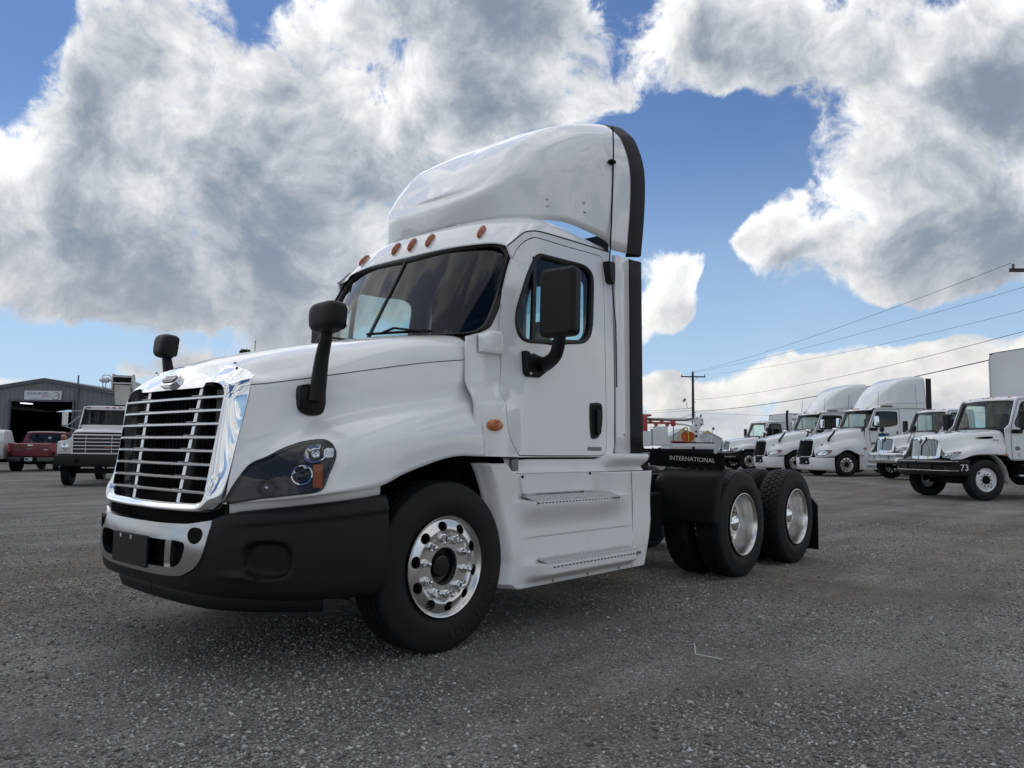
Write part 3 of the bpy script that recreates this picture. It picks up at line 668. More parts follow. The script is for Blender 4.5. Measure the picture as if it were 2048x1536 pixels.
side_o = np.array([(-.215,1.16),(-.19,1.31),(-.19,1.46),(-.21,1.57),(-.23,1.66),(-.255,1.79),(-.27,1.935),(-.41,1.975),(-.475,2.01),(-.54,2.125),(-.637,2.315),(-.708,2.52),(-.706,2.575),(-.672,2.617),(-.739,2.672),(-.817,2.737),(-.887,2.762),(-.998,2.776),(-1.283,2.786),(-1.845,2.800),(-1.855,2.75),(-1.858,2.57),(-1.845,1.97),(-1.823,1.226),(-1.80,1.175),(-1.744,1.152),(-.66,1.152)])
for s in (1, -1):
    cs_ = obj('cab_side', fix_out(panel(side_o, inset(DOOR, -.004, DC), fside, DC, 300, 6, .02, .03), (0, 1, 0)), PAINT, T, s=s, ang=50)
    obj('door_jamb', fix_out(panel(inset(DOOR, -.03, DC), inset(DOOR, .05, DC), fside_o(-.02), DC, 200, 2, 0), (0, 1, 0)), BLACKM, cs_, s=s)
    obj('roof_seam', tube([(x, Yc(x, z)+.001, z) for x, z in cr1(side_o[13:20], 4)], .0045, 6), BLACKM, cs_, s=s)
    door = obj('door', fix_out(panel(inset(DOOR, .004, DC), inset(WINO, .01, WC), fside, DC, 300, 14, .02, .03), (0, 1, 0)), PAINT, T, s=s, ang=50)
    # window rubber, fat rounded ring
    ang_ = np.linspace(0, 2*np.pi, 160, endpoint=False); a = radial(WINO, WC, ang_); b = radial(WINI, WC, ang_); rows = []
    for t, d in ((-.02, -.01), (0, .006), (.25, .012), (.6, .010), (.95, .002), (1, -.02)):
        q = a*(1-t)+b*t; rows.append(fside_o(d)(q[:, 0], q[:, 1]))
    obj('window_seal', fix_out(grid_vf(np.array(rows), cv=True), (0, 1, 0)), SEAL, door, s=s)
    obj('window_glass', fix_out(panel(inset(WINO, .03, WC), None, fside_o(-.018), WC, 120, 4, .005), (0, 1, 0)), GLASSD, door, s=s)
    v = [(-.905, 2.575), (-.858, 1.955)]
    obj('vent_bar', fix_out(grid_vf(np.array([[(x+dx, Yc(x, z)+dy, z) for dx, dy in ((-.018, -.02), (-.018, .002), (.018, .002), (.018, -.02))] for x, z in [lerp(np.array(v[0]), np.array(v[1]), t) for t in np.linspace(0, 1, 6)]])), (0, 1, 0)), SEAL, door, s=s)
    # handle: dark cup with a paddle
    HP = cr1([(-1.503,1.532),(-1.548,1.561),(-1.638,1.563),(-1.666,1.527),(-1.660,1.395),(-1.621,1.313),(-1.565,1.290),(-1.512,1.315)], 4, True); HC = HP.mean(0)
    dh = obj('door_handle', fix_out(panel(HP, inset(HP, .022, HC), fside_o(.006), HC, 60, 3, .008, .02), (0, 1, 0)), BLACKP, door, s=s)
    obj('handle_cup', fix_out(panel(inset(HP, .02, HC), None, fside_o(.003), HC, 60, 4, 0), (0, 1, 0)), BLACKM, dh, s=s)
    obj('handle_paddle', xf(prism(rrect(.055, .19, .02), 'y', 0, .018), (-1.605, 1.100, 1.42)), BLACKP, dh, s=s, bevel=.005)
    obj('door_badge', prism([(-1.477, 1.2), (-1.649, 1.2), (-1.649, 1.228), (-1.477, 1.228)], 'y', 1.085, 1.103), GREYL, door, s=s, bevel=.002)
    # amber side repeater on the cowl flank
    lam = lathe([(.060, -.002), (.060, .004), (.052, .014), (.03, .022), (.001, .025)], 28, 'y')
    lm = obj('side_repeater', xf(lam, (-.352, Yc(-.352, 1.355), 1.355), rot=(0, 0, -.12), sc=(1.05, 1, .62)), AMBER, T, s=s)
    for k in range(-3, 4): obj('lens_rib', xf(box((0, 0, 0), (.008, .004, .06*math.cos(k*.4))), (-.352+k*.014, Yc(-.352, 1.355)+.024-.0012*k*k, 1.355)), AMBERD, lm, s=s)
    # cowl corner cover
    P = []
    for x in np.linspace(-.345, -.575, 14):
        e = min(1, (x+.575)/.03, (-.345-x)/.02+.25); zt = 1.935+.045*sm(-.345, -.48, x); yy = Yc(x, 1.9)
        P.append([(x, yy-.03, zt+.02), (x, yy+.015*e, zt+.012), (x, yy+.040*e, zt-.012), (x, yy+.044*e, 1.86), (x, yy+.040*e, 1.838), (x, yy-.01, 1.826)])
    obj('cowl_cover', fix_out(grid_vf(P), (0, 1, 0)), PAINT, T, s=s, ang=50)
    # cowl recess below the cover
# --- windscreen
def ws_x(y, z): return -.254-(z-2.012)*.538-.2*np.abs(y)**2.6
fws = lambda a, b: np.stack([ws_x(a, b), a, b], -1)
def fws_o(d): return lambda a, b: np.stack([ws_x(a, b)+d*.88, a, b+d*.47], -1)
WS = [(0,2.672),(.45,2.678),(.80,2.674),(.89,2.655),(.948,2.61),(.978,2.55),(1.005,2.42),(1.018,2.31),(1.026,2.12),(1.022,2.04),(1.0,1.995),(.94,1.968),(.80,1.962),(.5,1.965)]
WS = WS+[(0, 1.968)]+[(-a, b) for a, b in reversed(WS[1:])]
WSd = cr1(WS, 5, True); WSC = np.array([0, 2.3]); WSi = inset(WSd, .045, WSC)
wsg = obj('windscreen', fix_out(panel(inset(WSd, .03, WSC), None, fws_o(-.006), WSC, 240, 16, .005, off=(-1, 0, 0)), (1, 0, .5)), GLASS, T, ang=60)
ang_ = np.linspace(0, 2*np.pi, 320, endpoint=False); a = radial(WSd, WSC, ang_); b = radial(WSi, WSC, ang_); rows = []
for t, d in ((-.15, -.012), (0, .008), (.3, .015), (.7, .010), (1, -.002), (1.05, -.02)):
    q = a*(1-t)+b*t; rows.append(fws_o(d)(q[:, 0], q[:, 1]))
obj('windscreen_seal', fix_out(grid_vf(np.array(rows), cv=True), (1, 0, .5)), SEAL, wsg, ang=70)
P = np.array([[fws_o(dd)(np.array([dy]), np.array([z]))[0] for dy, dd in ((-.013, -.01), (-.011, .006), (.011, .006), (.013, -.01))] for z in np.linspace(1.98, 2.66, 12)])
obj('windscreen_divider', fix_out(grid_vf(P), (1, 0, .5)), SEAL, wsg)
for s, y0, y1 in ((1, .38, .02), (-1, -.38, -.72)):
    wp = obj('wiper', tube([fws_o(.03)(np.array([y]), np.array([1.985+.03*t]))[0] for t, y in zip(np.linspace(0, 1, 8), np.linspace(y0+.28, y1, 8))], .010, 6), BLACKM, wsg)
    obj('wiper_arm', tube([fws_o(.05)(np.array([y0+.28]), np.array([1.965]))[0], fws_o(.06)(np.array([(y0+y1)/2+.14]), np.array([2.015]))[0], fws_o(.04)(np.array([(y0+y1)/2]), np.array([2.00]))[0]], .009, 6), BLACKM, wp)
obj('cowl_panel', both(fix_out(grid_vf([[(-.20-.12*(y/.9)**2, y, 1.93), (-.30-.16*(y/.98)**2, y, 1.962)] for y in np.linspace(0, .98, 12)]), (0, 0, 1))), BLACKM, T)

# --- roof
ROOF = [
 [(-.604,0,2.672),(-.612,.45,2.676),(-.675,.80,2.668),(-.715,.915,2.645),(-.690,.985,2.615)],
 [(-.662,0,2.785),(-.682,.45,2.785),(-.748,.76,2.772),(-.80,.925,2.735),(-.755,1.005,2.680)],
 [(-.76,0,2.895),(-.79,.45,2.895),(-.86,.76,2.875),(-.90,.935,2.82),(-.83,1.018,2.740)],
 [(-.98,0,2.98),(-1.0,.45,2.975),(-1.04,.77,2.948),(-1.03,.955,2.885),(-.95,1.028,2.772)],
 [(-1.32,0,2.975),(-1.32,.45,2.97),(-1.32,.79,2.95),(-1.31,.975,2.885),(-1.29,1.037,2.789)],
 [(-1.85,0,2.90),(-1.85,.45,2.895),(-1.85,.79,2.88),(-1.85,.975,2.845),(-1.85,1.032,2.803)]]
RG = cr2(ROOF, 7, 7)
roof = obj('cab_roof', both(fix_out(grid_vf(RG), (0, 0, 1))), PAINT, T, ang=60, solid=.006)
for (y, x, z) in ((0, -.668, 2.790), (.18, -.671, 2.791), (-.18, -.671, 2.791), (.696, -.726, 2.787), (-.696, -.726, 2.787)):
    lm = lathe([(1, 0), (.95, .35), (.75, .75), (.4, .95), (.01, 1)], 20, 'z'); V, F = lm
    i, j = np.unravel_index(np.argmin(np.abs(RG[..., 1]-abs(y))*2+np.abs(RG[..., 2]-z)), RG.shape[:2]); p = RG[i, j]
    tu = RG[i+1, j]-RG[i-1, j]; tv = RG[i, min(j+1, RG.shape[1]-1)]-RG[i, max(j-1, 0)]; nn = np.cross(tu, tv); nn /= np.linalg.norm(nn); nn *= np.sign(nn[0]+nn[2]); sg = -1 if y < 0 else 1
    p = p*[1, sg, 1]; nn = nn*[1, sg, 1]; tu = tu*[1, sg, 1]
    V = V*[.070, .024, .034]; ml = on_frame((V, F), p+nn*.003, tu, np.cross(nn, tu))
    obj('marker_light', fix_out(ml, nn), AMBERD, roof)
# back wall with two windows, built from strips round the openings
def wall_strips(y0, y1, z0, z1, holes):
    ys = sorted({y0, y1, *[h[0] for h in holes], *[h[1] for h in holes]}); zs = sorted({z0, z1, *[h[2] for h in holes], *[h[3] for h in holes]}); out = []
    for i in range(len(ys)-1):
        for j in range(len(zs)-1):
            cy, cz = (ys[i]+ys[i+1])/2, (zs[j]+zs[j+1])/2
            if any(h[0] < cy < h[1] and h[2] < cz < h[3] for h in holes): continue
            out.append(box((-1.83, cy, cz), (.04, ys[i+1]-ys[i], zs[j+1]-zs[j])))
    return join(*out)
BW = obj('back_wall', wall_strips(-1.03, 1.03, 1.16, 2.94, [(-.81, -.14, 2.08, 2.63), (.14, .81, 2.08, 2.63)]), INTER, T, ang=30)
for s in (1, -1):
    fr_o = rrect(.72, .60, .09, 6, (s*.485, 2.355)); fr_i = rrect(.65, .52, .08, 6, (s*.485, 2.355)); c = np.array((s*.485, 2.355))
    obj('rear_window_frame', fix_out(panel(fr_o, fr_i, lambda a, b: np.stack([0*a-1.805, a, b], -1), c, 80, 2, .01, .04, off=(-1, 0, 0)), (1, 0, 0)), SEAL, BW)
    obj('rear_window', xf(prism(rrect(.68, .56, .08, 5), 'x', -.003, .003), (-1.83, s*.485, 2.355)), GLASSD, BW)
# --- cab interior
obj('cab_floor', box((-1.1, 0, 1.20), (1.4, 2.0, .04)), INTERD, T)
obj('headliner', box((-1.30, 0, 2.70), (.86, 1.74, .03)), INTER, T)
for s in (1, -1): obj('door_trim', fix_out(panel(inset(DOOR, .02, DC), inset(WINO, .0, WC), fside_o(-.06), DC, 120, 2, 0), (0, -1, 0)), INTERD, T, s=s)
dash = [(-.34,1.93),(-.42,1.985),(-.58,1.985),(-.70,1.93),(-.74,1.80),(-.66,1.55),(-.5,1.3),(-.34,1.3)]
D_ = obj('dashboard', prism([(x, z) for x, z in dash], 'y', -.96, .96), INTERD, T, bevel=.03)
obj('instrument_hood', prism([(-.62, 1.97), (-.66, 2.05), (-.78, 2.06), (-.80, 1.95)], 'y', .22, .74), INTERD, D_, bevel=.03)
tor = []
for i in range(40):
    a = 2*math.pi*i/40; tor.append((0, .235*math.cos(a), .235*math.sin(a)))
sw = tube(tor+[tor[0]], .017, 8, cap=False); spk = [tube([(0, 0, 0), (0, .235*math.cos(a), .235*math.sin(a))], .014, 6) for a in (R(180), R(0), R(270))]
obj('steering_wheel', xf(join(sw, *spk, xf(lathe([(.07, 0), (.06, .03), (.001, .035)], 16, 'x'), (-.01, 0, 0))), (-.84, .48, 2.02), rot=(0, R(-42), 0)), BLACKM, T)
def seat(y):
    b = box((-1.28, y, 1.72), (.50, .52, .14)); k = prism([(-1.50, 1.72), (-1.40, 1.76), (-1.44, 1.95), (-1.49, 2.07), (-1.56, 2.08), (-1.62, 1.95)], 'y', y-.23, y+.23)
    o = obj('seat', join(b, k), SEATM, T, bevel=.05, ang=60); obj('headrest', xf(box((0, 0, 0), (.08, .20, .16)), (-1.54, y, 2.16)), SEATM, o, bevel=.04, ang=60)
    obj('seat_base', box((-1.28, y, 1.45), (.4, .4, .42)), INTERD, o)
seat(.60); seat(-.60)

# --- roof fairing
BOT = cr1([(-2.05,1.075,2.82),(-1.84,1.068,2.815),(-1.78,1.055,2.872),(-1.56,1.04,2.905),(-1.31,1.0,2.93),(-1.11,.88,2.928),(-1.0,.68,2.945),(-.95,.5,2.958),(-.88,.28,2.95),(-.83,.10,2.935),(-.82,0,2.93)], 10)
CRE = cr1([(-2.05,.86,3.975),(-1.9,.83,3.945),(-1.67,.76,3.885),(-1.43,.70,3.775),(-1.23,.63,3.645),(-1.125,.585,3.525),(-1.045,.575,3.405),(-1.0,.53,3.325),(-.955,.45,3.262),(-.90,.24,3.215),(-.88,0,3.20)], 10)
CEN = cr1([(-2.05,0,4.065),(-1.9,0,4.035),(-1.72,0,3.965),(-1.52,0,3.855),(-1.34,0,3.73),(-1.20,0,3.605),(-1.09,0,3.49),(-1.02,0,3.40),(-.96,0,3.32),(-.91,0,3.25),(-.885,0,3.205)], 10)
n = len(BOT); sN = np.linspace(0, 1, n); FG = []
for i in range(n):
    b, c, k = BOT[i], CRE[i], CEN[i]
    w = float(sm(1, .45, sN[i]))       # 1 at the rear, 0 at the nose
    outw = np.array([c[0]-(-1.7), c[1]*1.0, 0]); bx_ = b+np.array([0, 0, 0])
    bulge = np.array([.0, 1.0, 0])*w+np.array([1.0, .35*min(1, b[1]/.35), 0])*(1-w)
    mid = [lerp(b, c, t)+bulge*h for t, h in ((.33, .030+.075*w), (.62, .036+.129*w), (.84, .016+.119*w*w), (.94, .004+.063*w*w))]
    up_ = np.array([.25*(1-w), 0, 1])
    topm = [lerp(c, k, t)+up_*h for t, h in ((.08, .006), (.25, .014), (.55, .018), (.8, .010))]
    FG.append([b, *mid, c, *topm, k])
FG = np.array([cr1(r, 4) for r in FG])
fair = obj('roof_fairing', both(fix_out(grid_vf(FG), (0, .3, .8))), PAINT, T, ang=70, solid=.008)
rear = FG[0]; tip = rear.copy(); tip[:, 0] = -2.215; tip[:, 1] *= 1.03; tip[:, 2] = 2.83+(tip[:, 2]-2.82)*1.018
rubf = np.array([rear+[.003, 0, 0]+np.c_[0*rear[:, 0], np.sign(rear[:, 1])*.003, 0*rear[:, 0]+.002], lerp(rear, tip, .5)+[0, .008, 0], tip, tip-[0, .02, .01], rear+[-.02, -.03, -.02]])
rubf[:, -1, 1] = 0
obj('trailing_rubber', both(fix_out(grid_vf(rubf), (0, .5, .5))), BLACKP, fair, ang=60)
for (x, z) in ((-1.19, 3.02), (-1.19, 3.07), (-1.53, 3.04), (-1.53, 3.09)):
    i = np.argmin(np.abs(BOT[:, 0]-x)); r = FG[i]; j = np.argmin(np.abs(r[:, 2]-z)); p = r[j]
    for s in (1, -1): obj('fairing_bolt', xf(lathe([(.011, 0), (.010, .006), (.005, .011), (.001, .012)], 10, 'y'), (p[0], p[1]+.002, p[2])), ALU2, fair, s=s)
for s in (1, -1):
    for x in (-1.05,): obj('fairing_bracket', xf(box((0, 0, 0), (.05, .04, .16)), (x, .6, 2.92)), BLACKM, fair, s=s)
    P = [[(x, .95-.3*0, z) for z in (2.82, 2.95)] for x in np.linspace(-1.85, -2.0, 2)]
# --- side extenders behind the cab
for s in (1, -1):
    yx = lambda x, z: 1.075+.04*sm(-1.86, -2.2, x)+.012*(1-(z-1.2)/1.6)
    P = [[(x, yx(x, z), z) for x in (-1.872, -1.875, -1.94, -2.050)] for z in np.linspace(1.17, 2.775, 12)]
    for r in P: r[0] = (r[0][0], r[0][1]-.03, r[0][2])
    ex_ = obj('side_extender', fix_out(grid_vf(P), (0, 1, 0)), PAINT, T, s=s, ang=50, solid=.012)
    P = [[(x, yx(x, z)+d, z) for x, d in ((-2.042, .002), (-2.06, .005), (-2.11, -.003), (-2.16, .004), (-2.205, .0), (-2.205, -.02))] for z in np.linspace(1.18, 2.77, 12)]
    obj('extender_rubber', fix_out(grid_vf(P), (0, 1, 0)), BLACKP, ex_, s=s, ang=50, solid=.01)
    obj('extender_bolt', xf(lathe([(.012, 0), (.010, .006), (.001, .008)], 10, 'y'), (-1.98, yx(-1.98, 1.33)+.001, 1.33)), ALU2, ex_, s=s)
    # sill below the door, sweeping back under the extender
    P = []
    for x in np.linspace(-.56, -2.22, 40):
        k = float(sm(-1.60, -1.78, x)); e = float(sm(-2.22, -2.16, x)); zt = 1.150+.030*k
        P.append([(x, 1.02, zt), (x, 1.07+.085*k, zt-.002), (x, 1.085+.085*k, zt-.02), (x, 1.085+.075*k, zt-.055), (x, 1.10-.01*k, 1.075), (x, 1.115, 1.045), (x, 1.06, 1.03)])
    obj('cab_sill', fix_out(grid_vf(P), (0, 1, 0)), SKIRTM, T, s=s, ang=60)
    obj('sill_lamp', xf(box((0, 0, 0), (.07, .03, .085)), (-.645, 1.095, 1.10)), GREYL, T, s=s, bevel=.006)
# --- whip antenna on the left rear pillar
base = np.array([-1.79, Yc(-1.79, 2.64)+.03, 2.615])
an = obj('antenna', prism([(-.045, -.075), (.02, -.10), (.045, -.06), (.045, .075), (-.045, .08)], 'y', -.03, .035)[0]*[1, 1, 1]+base if False else xf(prism([(-.03, -.095), (.02, -.075), (.045, .06), (.045, .085), (-.045, .085), (-.045, -.06)], 'y', -.035, .03), base), BLACKP, T, bevel=.008)
pth = [base+np.array([0, .0, .06]), base+np.array([-.02, .01, .5]), base+np.array([-.05, .005, .98]), base+np.array([-.085, -.025, 1.235])]
pth = cr1(pth, 6)
obj('antenna_whip', tube(pth, .0065, 6), BLACKM, an)
obj('antenna_clip', xf(box((0, 0, 0), (.06, .05, .03)), pth[11]+np.array([.02, 0, 0])), BLACKM, an, bevel=.01)
obj('antenna_cable', tube([base+np.array([-.035, .0, -.08]), base+np.array([-.045, .012, -.25]), (-1.865, 1.09, 2.2), (-1.862, 1.10, 1.7)], .005, 6), BLACKM, an)

# --- mirrors
def blob_box(sz, n=10, p=3.2):
    # rounded superellipsoid shell
    u = np.linspace(-np.pi/2, np.pi/2, n*2); v = np.linspace(-np.pi, np.pi, n*4, endpoint=False)
    sp = lambda a: np.sign(np.cos(a))*np.abs(np.cos(a))**(2/p); ss_ = lambda a: np.sign(np.sin(a))*np.abs(np.sin(a))**(2/p)
    P = np.array([[(sz[0]*sp(a)*sp(b), sz[1]*sp(a)*ss_(b), sz[2]*ss_(a)) for b in v] for a in u]); return fix_shell(grid_vf(P, cv=True))
def fix_shell(VF):
    V, F = VF; c = V.mean(0); s = 0
    for f in F[::7]:
        a, b, d = V[f[0]], V[f[1]], V[f[2]]; s += np.cross(b-a, d-a)@(a-c)
    return VF if s > 0 else flip(VF)
for s in (1, -1):
    V, F = blob_box((.075, .116, .086), 9, 3.6)
    V = V*np.c_[np.ones(len(V)), 1+.10*(V[:, 2]/.088), np.ones(len(V))]
    V[:, 0] = np.where(V[:, 0] < -.02, -.02+(V[:, 0]+.02)*.35, V[:, 0])
    mir = obj('hood_mirror', xf((V, F), (.775, .985, 1.912), rot=(R(3), R(-6), R(4))), BLACKP, T, s=s, ang=60)
    obj('mirror_glass', xf(prism(rrect(.19, .14, .03), 'x', -.004, .002), (.728, .985, 1.912), rot=(R(3), R(-6), R(4))), MIRG, mir, s=s)
    base = np.array([.78, .868, 1.475])
    pth = cr1([base+np.array([.0, .035, -.015]), base+np.array([-.002, .045, .08]), base+np.array([-.004, .065, .22]), np.array([.778, .972, 1.81]), np.array([.778, .980, 1.87])], 5)
    rr_ = np.interp(np.linspace(0, 1, len(pth)), [0, .3, .7, .9, 1], [.047, .043, .034, .030, .034])
    obj('mirror_stalk', tube(pth, rr_, 12), BLACKP, mir, s=s, ang=60)
    n = np.array([.14, .96, .22]); n /= np.linalg.norm(n); ex = np.cross((0, 0, 1), n)
    bp = cr1([(-.072, .06), (-.045, .085), (.03, .085), (.075, .06), (.085, 0), (.07, -.065), (.03, -.085), (-.03, -.08), (-.07, -.045)], 4, True)
    obj('mirror_base', fix_out(on_frame(panel(bp, None, lambda a, b: np.stack([a, b, .022*(1-np.clip((np.hypot(a, b)/.085)**3, 0, 1))], -1), (0, 0), 60, 8, .05, off=(0, 0, -1)), base+np.array([0, -.012, -.01]), ex, (0, 0, 1)), n), BLACKP, mir, s=s, ang=60)
    # door mirror
    mc = np.array([-.80, 1.362, 2.19])
    dm = obj('door_mirror', xf(prism(rrect(.285, .47, .045, 6), 'x', -.05, .055), mc, rot=(0, R(-1.5), R(4))), BLACKP, T, s=s, bevel=.028, ang=70)
    obj('mirror_glass', xf(prism(rrect(.24, .40, .03), 'x', -.055, -.052), mc, rot=(0, R(-1.5), R(4))), MIRG, dm, s=s)
    pth = cr1([(-.93, 1.07, 1.80), (-.90, 1.16, 1.80), (-.86, 1.27, 1.84), (-.81, 1.345, 1.92), (-.80, 1.36, 1.97)], 6)
    obj('mirror_arm', tube(pth, np.interp(np.linspace(0, 1, len(pth)), [0, .4, 1], [.060, .047, .040]), 12), BLACKP, dm, s=s, ang=60)
    bp = [(-.745, 1.885), (-.90, 1.86), (-.96, 1.82), (-.985, 1.78), (-.97, 1.745), (-.90, 1.705), (-.77, 1.705), (-.745, 1.725)]
    obj('mirror_bracket', prism(bp, 'y', 1.05, 1.115), BLACKP, dm, s=s, bevel=.015, ang=60)
    for z in (1.865, 1.725): obj('bracket_bolt', xf(lathe([(.010, 0), (.008, .006), (.001, .007)], 10, 'y'), (-.79, 1.115, z)), ALU2, dm, s=s)

# --- side skirt with two steps
def skirt():
    zs = np.unique(np.r_[np.linspace(.300, .36, 7), np.linspace(.36, .44, 16), .445, .448, .452, .458, np.linspace(.47, .60, 8), np.linspace(.60, .83, 18), .84, .85, .856, .862, .868, .874, .88, np.linspace(.90, 1.04, 8), np.linspace(1.04, 1.112, 5)])
    tx = np.linspace(0, 1, 110); P = np.zeros((len(zs), len(tx), 3))
    for i, z in enumerate(zs):
        xl = np.interp(z, [.30, .34, .47, .65, .82, .95, 1.05, 1.112], [-.52, -.455, -.475, -.445, -.40, -.36, -.315, -.275])
        xr_ = np.interp(z, [.28, .65, 1.04, 1.112], [-2.105, -2.235, -2.285, -2.29])
        zz = z-.018*0
        x = xl+(xr_-xl)*tx
        y = np.full_like(x, 1.155+.035*sm(.9, .45, z))
        y -= .10*sm(xl-.09, xl, x)**1.6                      # front edge rolls in round the wheel
        # upper recess over the first step
        rec = sm(-.62, -.70, x)*sm(-1.78, -1.62, x)
        if z > .862: y -= .070*rec*min(1, (z-.862)/.012)*(1-.25*(z-.87)/.2)
        # ledge below the upper step, fading downwards
        led = sm(-.56, -.75, x)*sm(-2.0, -1.55, x)
        if z <= .862: y += led*.085*sm(.66, .845, z)**1.3
        # lower step nose
        led2 = sm(-.60, -.80, x)*sm(-2.0, -1.80, x)
        if z <= .448: y += led2*(.120*sm(.325, .395, z)**.7)
        elif z < .6: y += led2*.0
        if .448 < z < .62: y -= .012*led2
        P[i, :, 0] = x; P[i, :, 1] = y; P[i, :, 2] = z+(x+.5)*.0
    # cut the top down between the front horn and the rear
    top = np.interp(P[-1, :, 0], [-2.3, -.62, -.56, -.50, -.2], [1.040, 1.040, 1.06, 1.112, 1.112])
    for i, z in enumerate(zs):
        if z > .90: P[i, :, 2] = .90+(z-.90)*(top-.90)/(1.112-.90)
    return P
SK = skirt()
# seam line of the rear flap, access panel and treads
TREAD = ALU2
def tread(x0, x1, y0, y1, z, name, parent, s):
    # a perforated plate: frame, a row of raised chevrons and dark slots
    pl_ = prism([(x0, y0), (x1, y0), (x1, y1), (x0, y1)], 'z', z, z+.006)
    def tilt(VF): V = np.array(VF[0]); V[:, 2] += (y1-V[:, 1])/(y1-y0)*.034; return V, VF[1]
    t = obj(name, tilt(pl_), TREAD, parent, s=s, ang=30)
    n = 26; dx = (x1-x0)/n
    V = []
    for i in range(n):
        for j in range(2):
            xc = x0+dx*(i+.5); yc = y0+(y1-y0)*(.33+.36*j)
            V.append(prism([(xc-abs(dx)*.30, yc-.018), (xc+abs(dx)*.05, yc), (xc-abs(dx)*.30, yc+.018), (xc-abs(dx)*.02, yc+.018), (xc+abs(dx)*.33, yc), (xc-abs(dx)*.02, yc-.018)], 'z', z+.006, z+.011))
    tag(obj('tread_teeth', tilt(join(*V)), ALU, t, s=s, ang=20), kind='stuff')
    W = [box((x0+dx*(i+.5), y1+.0035, z-.008), (abs(dx)*.55, .004, .008)) for i in range(n)]
    obj('tread_edge', box(((x0+x1)/2, y1, z-.008), (abs(x1-x0), .006, .030)), TREAD, t, s=s, ang=20)
    tag(obj('edge_slots', join(*W), BLACKM, t, s=s, ang=20), kind='stuff')
for s in (1, -1):
    sk = obj('side_skirt', fix_out(grid_vf(SK), (0, 1, 0)), SKIRTM, T, s=s, ang=35, solid=.012)
    tread(-.72, -1.70, 1.10, 1.236, .858, 'upper_step', sk, s)
    tread(-.80, -1.88, 1.170, 1.306, .440, 'lower_step', sk, s)
    obj('lower_step_shelf', prism([(-.66, 1.15), (-1.96, 1.15), (-1.93, 1.26), (-1.86, 1.295), (-.86, 1.295), (-.74, 1.25)], 'z', .428, .438), SKIRTM, sk, s=s, ang=30)
    obj('upper_step_shelf', prism([(-.60, 1.09), (-1.80, 1.09), (-1.78, 1.18), (-1.70, 1.225), (-.76, 1.225), (-.64, 1.18)], 'z', .845, .856), SKIRTM, sk, s=s, ang=30)
    ap = obj('access_panel', prism([(-.685, 1.055), (-1.50, 1.055), (-1.545, .905), (-.735, .905)], 'y', 1.085, 1.108), PAINT, sk, s=s, bevel=.003)
    for x, z in ((-.72, 1.02), (-1.49, 1.03)): obj('panel_catch', xf(lathe([(.011, 0), (.010, .006), (.001, .007)], 12, 'y'), (x, 1.108, z)), BLACKM, ap, s=s)
    for x in (-.80, -1.46): obj('panel_hinge', box((x, 1.112, .900), (.11, .012, .010)), ALU2, ap, s=s)
    obj('flap_seam', tube([(-1.98, 1.158, 1.038), (-1.985, 1.165, .8), (-1.95, 1.185, .5), (-1.93, 1.193, .31)], .0025, 5), GREYL, sk, s=s)
    for x in (-.95, -1.35, -1.75): obj('skirt_bolt', xf(lathe([(.009, 0), (.008, .005), (.001, .006)], 8, 'y'), (x, 1.192, .318)), GREYL, sk, s=s)

# --- wheels
def tyre_profile(w, ro, ri, grooves):
    # half-section from the outer bead over the tread to the inner bead; h along the axle
    h = w/2
    pr = [(ri, h*.72), (ri+.012, h*.84), (ri+.05, h*.96), (ri+.11, h*1.0), (ro-.09, h*.985), (ro-.055, h*.955), (ro-.03, h*.92), (ro-.012, h*.875), (ro-.004, h*.82)]
    g = []
    for k in range(grooves):
        c = h*.72*(1-2*(k+.5)/grooves); g += [(ro, c+.010), (ro, c+.006), (ro-.012, c+.004), (ro-.012, c-.004), (ro, c-.006), (ro, c-.010)]
    return pr+g+[(r, -a) for r, a in reversed(pr)]
RIMY = .0
def steer_wheel(parent, x, y, s):
    w = obj('wheel', steer_rim_vf, ALU, parent, ang=50); w.location = (x, y, .505); w.rotation_euler = (0, 0, 0 if s > 0 else math.pi)
    a = obj('tyre', tyre_f, RUBBER, w, ang=45)
    nuts(w, .1675, 10, -.012, True)
    obj('hub', xf(lathe([(.118, -.10), (.115, -.055), (.108, -.05), (.102, -.075), (.070, -.078), (.066, -.045), (.060, -.035), (.045, -.033), (.001, -.033)], 36, 'y'), (0, 0, 0)), BLACKG, w, ang=40)
    obj('brake_drum', lathe([(.22, -.06), (.225, -.2), (.001, -.2)], 32, 'y'), DARK, w)
    return w
NUT_ME = None
def nuts(w, r, n, y, bars):
    global NUT_ME
    if NUT_ME is None:
        hexp = [(.020, 0), (.0185, .030), (.018, .040), (.013, .055), (.006, .060), (.001, .061)]
        V, F = lathe(hexp, 6, 'y'); base = lathe([(.027, -.002), (.026, .006), (.020, .009)], 16, 'y')
        lug = xf(lathe([(.011, 0), (.0105, .006), (.001, .007)], 10, 'y'), (.030, .034, 0)); arm = box((.017, .033, 0), (.028, .010, .012))
        VF = join((V, F), base, lug, arm); NUT_ME = make_mesh('lug_nut', *VF, 35); NUT_ME.materials.append(CHROME)
    for k in range(n):
        a = 2*math.pi*(k+.3)/n; o = link(bpy.data.objects.new('lug_nut', NUT_ME), w)
        o.location = (r*math.cos(a), y, r*math.sin(a)); o.rotation_euler = (0, -a+.5+(k*37 % 5)*.5, 0)
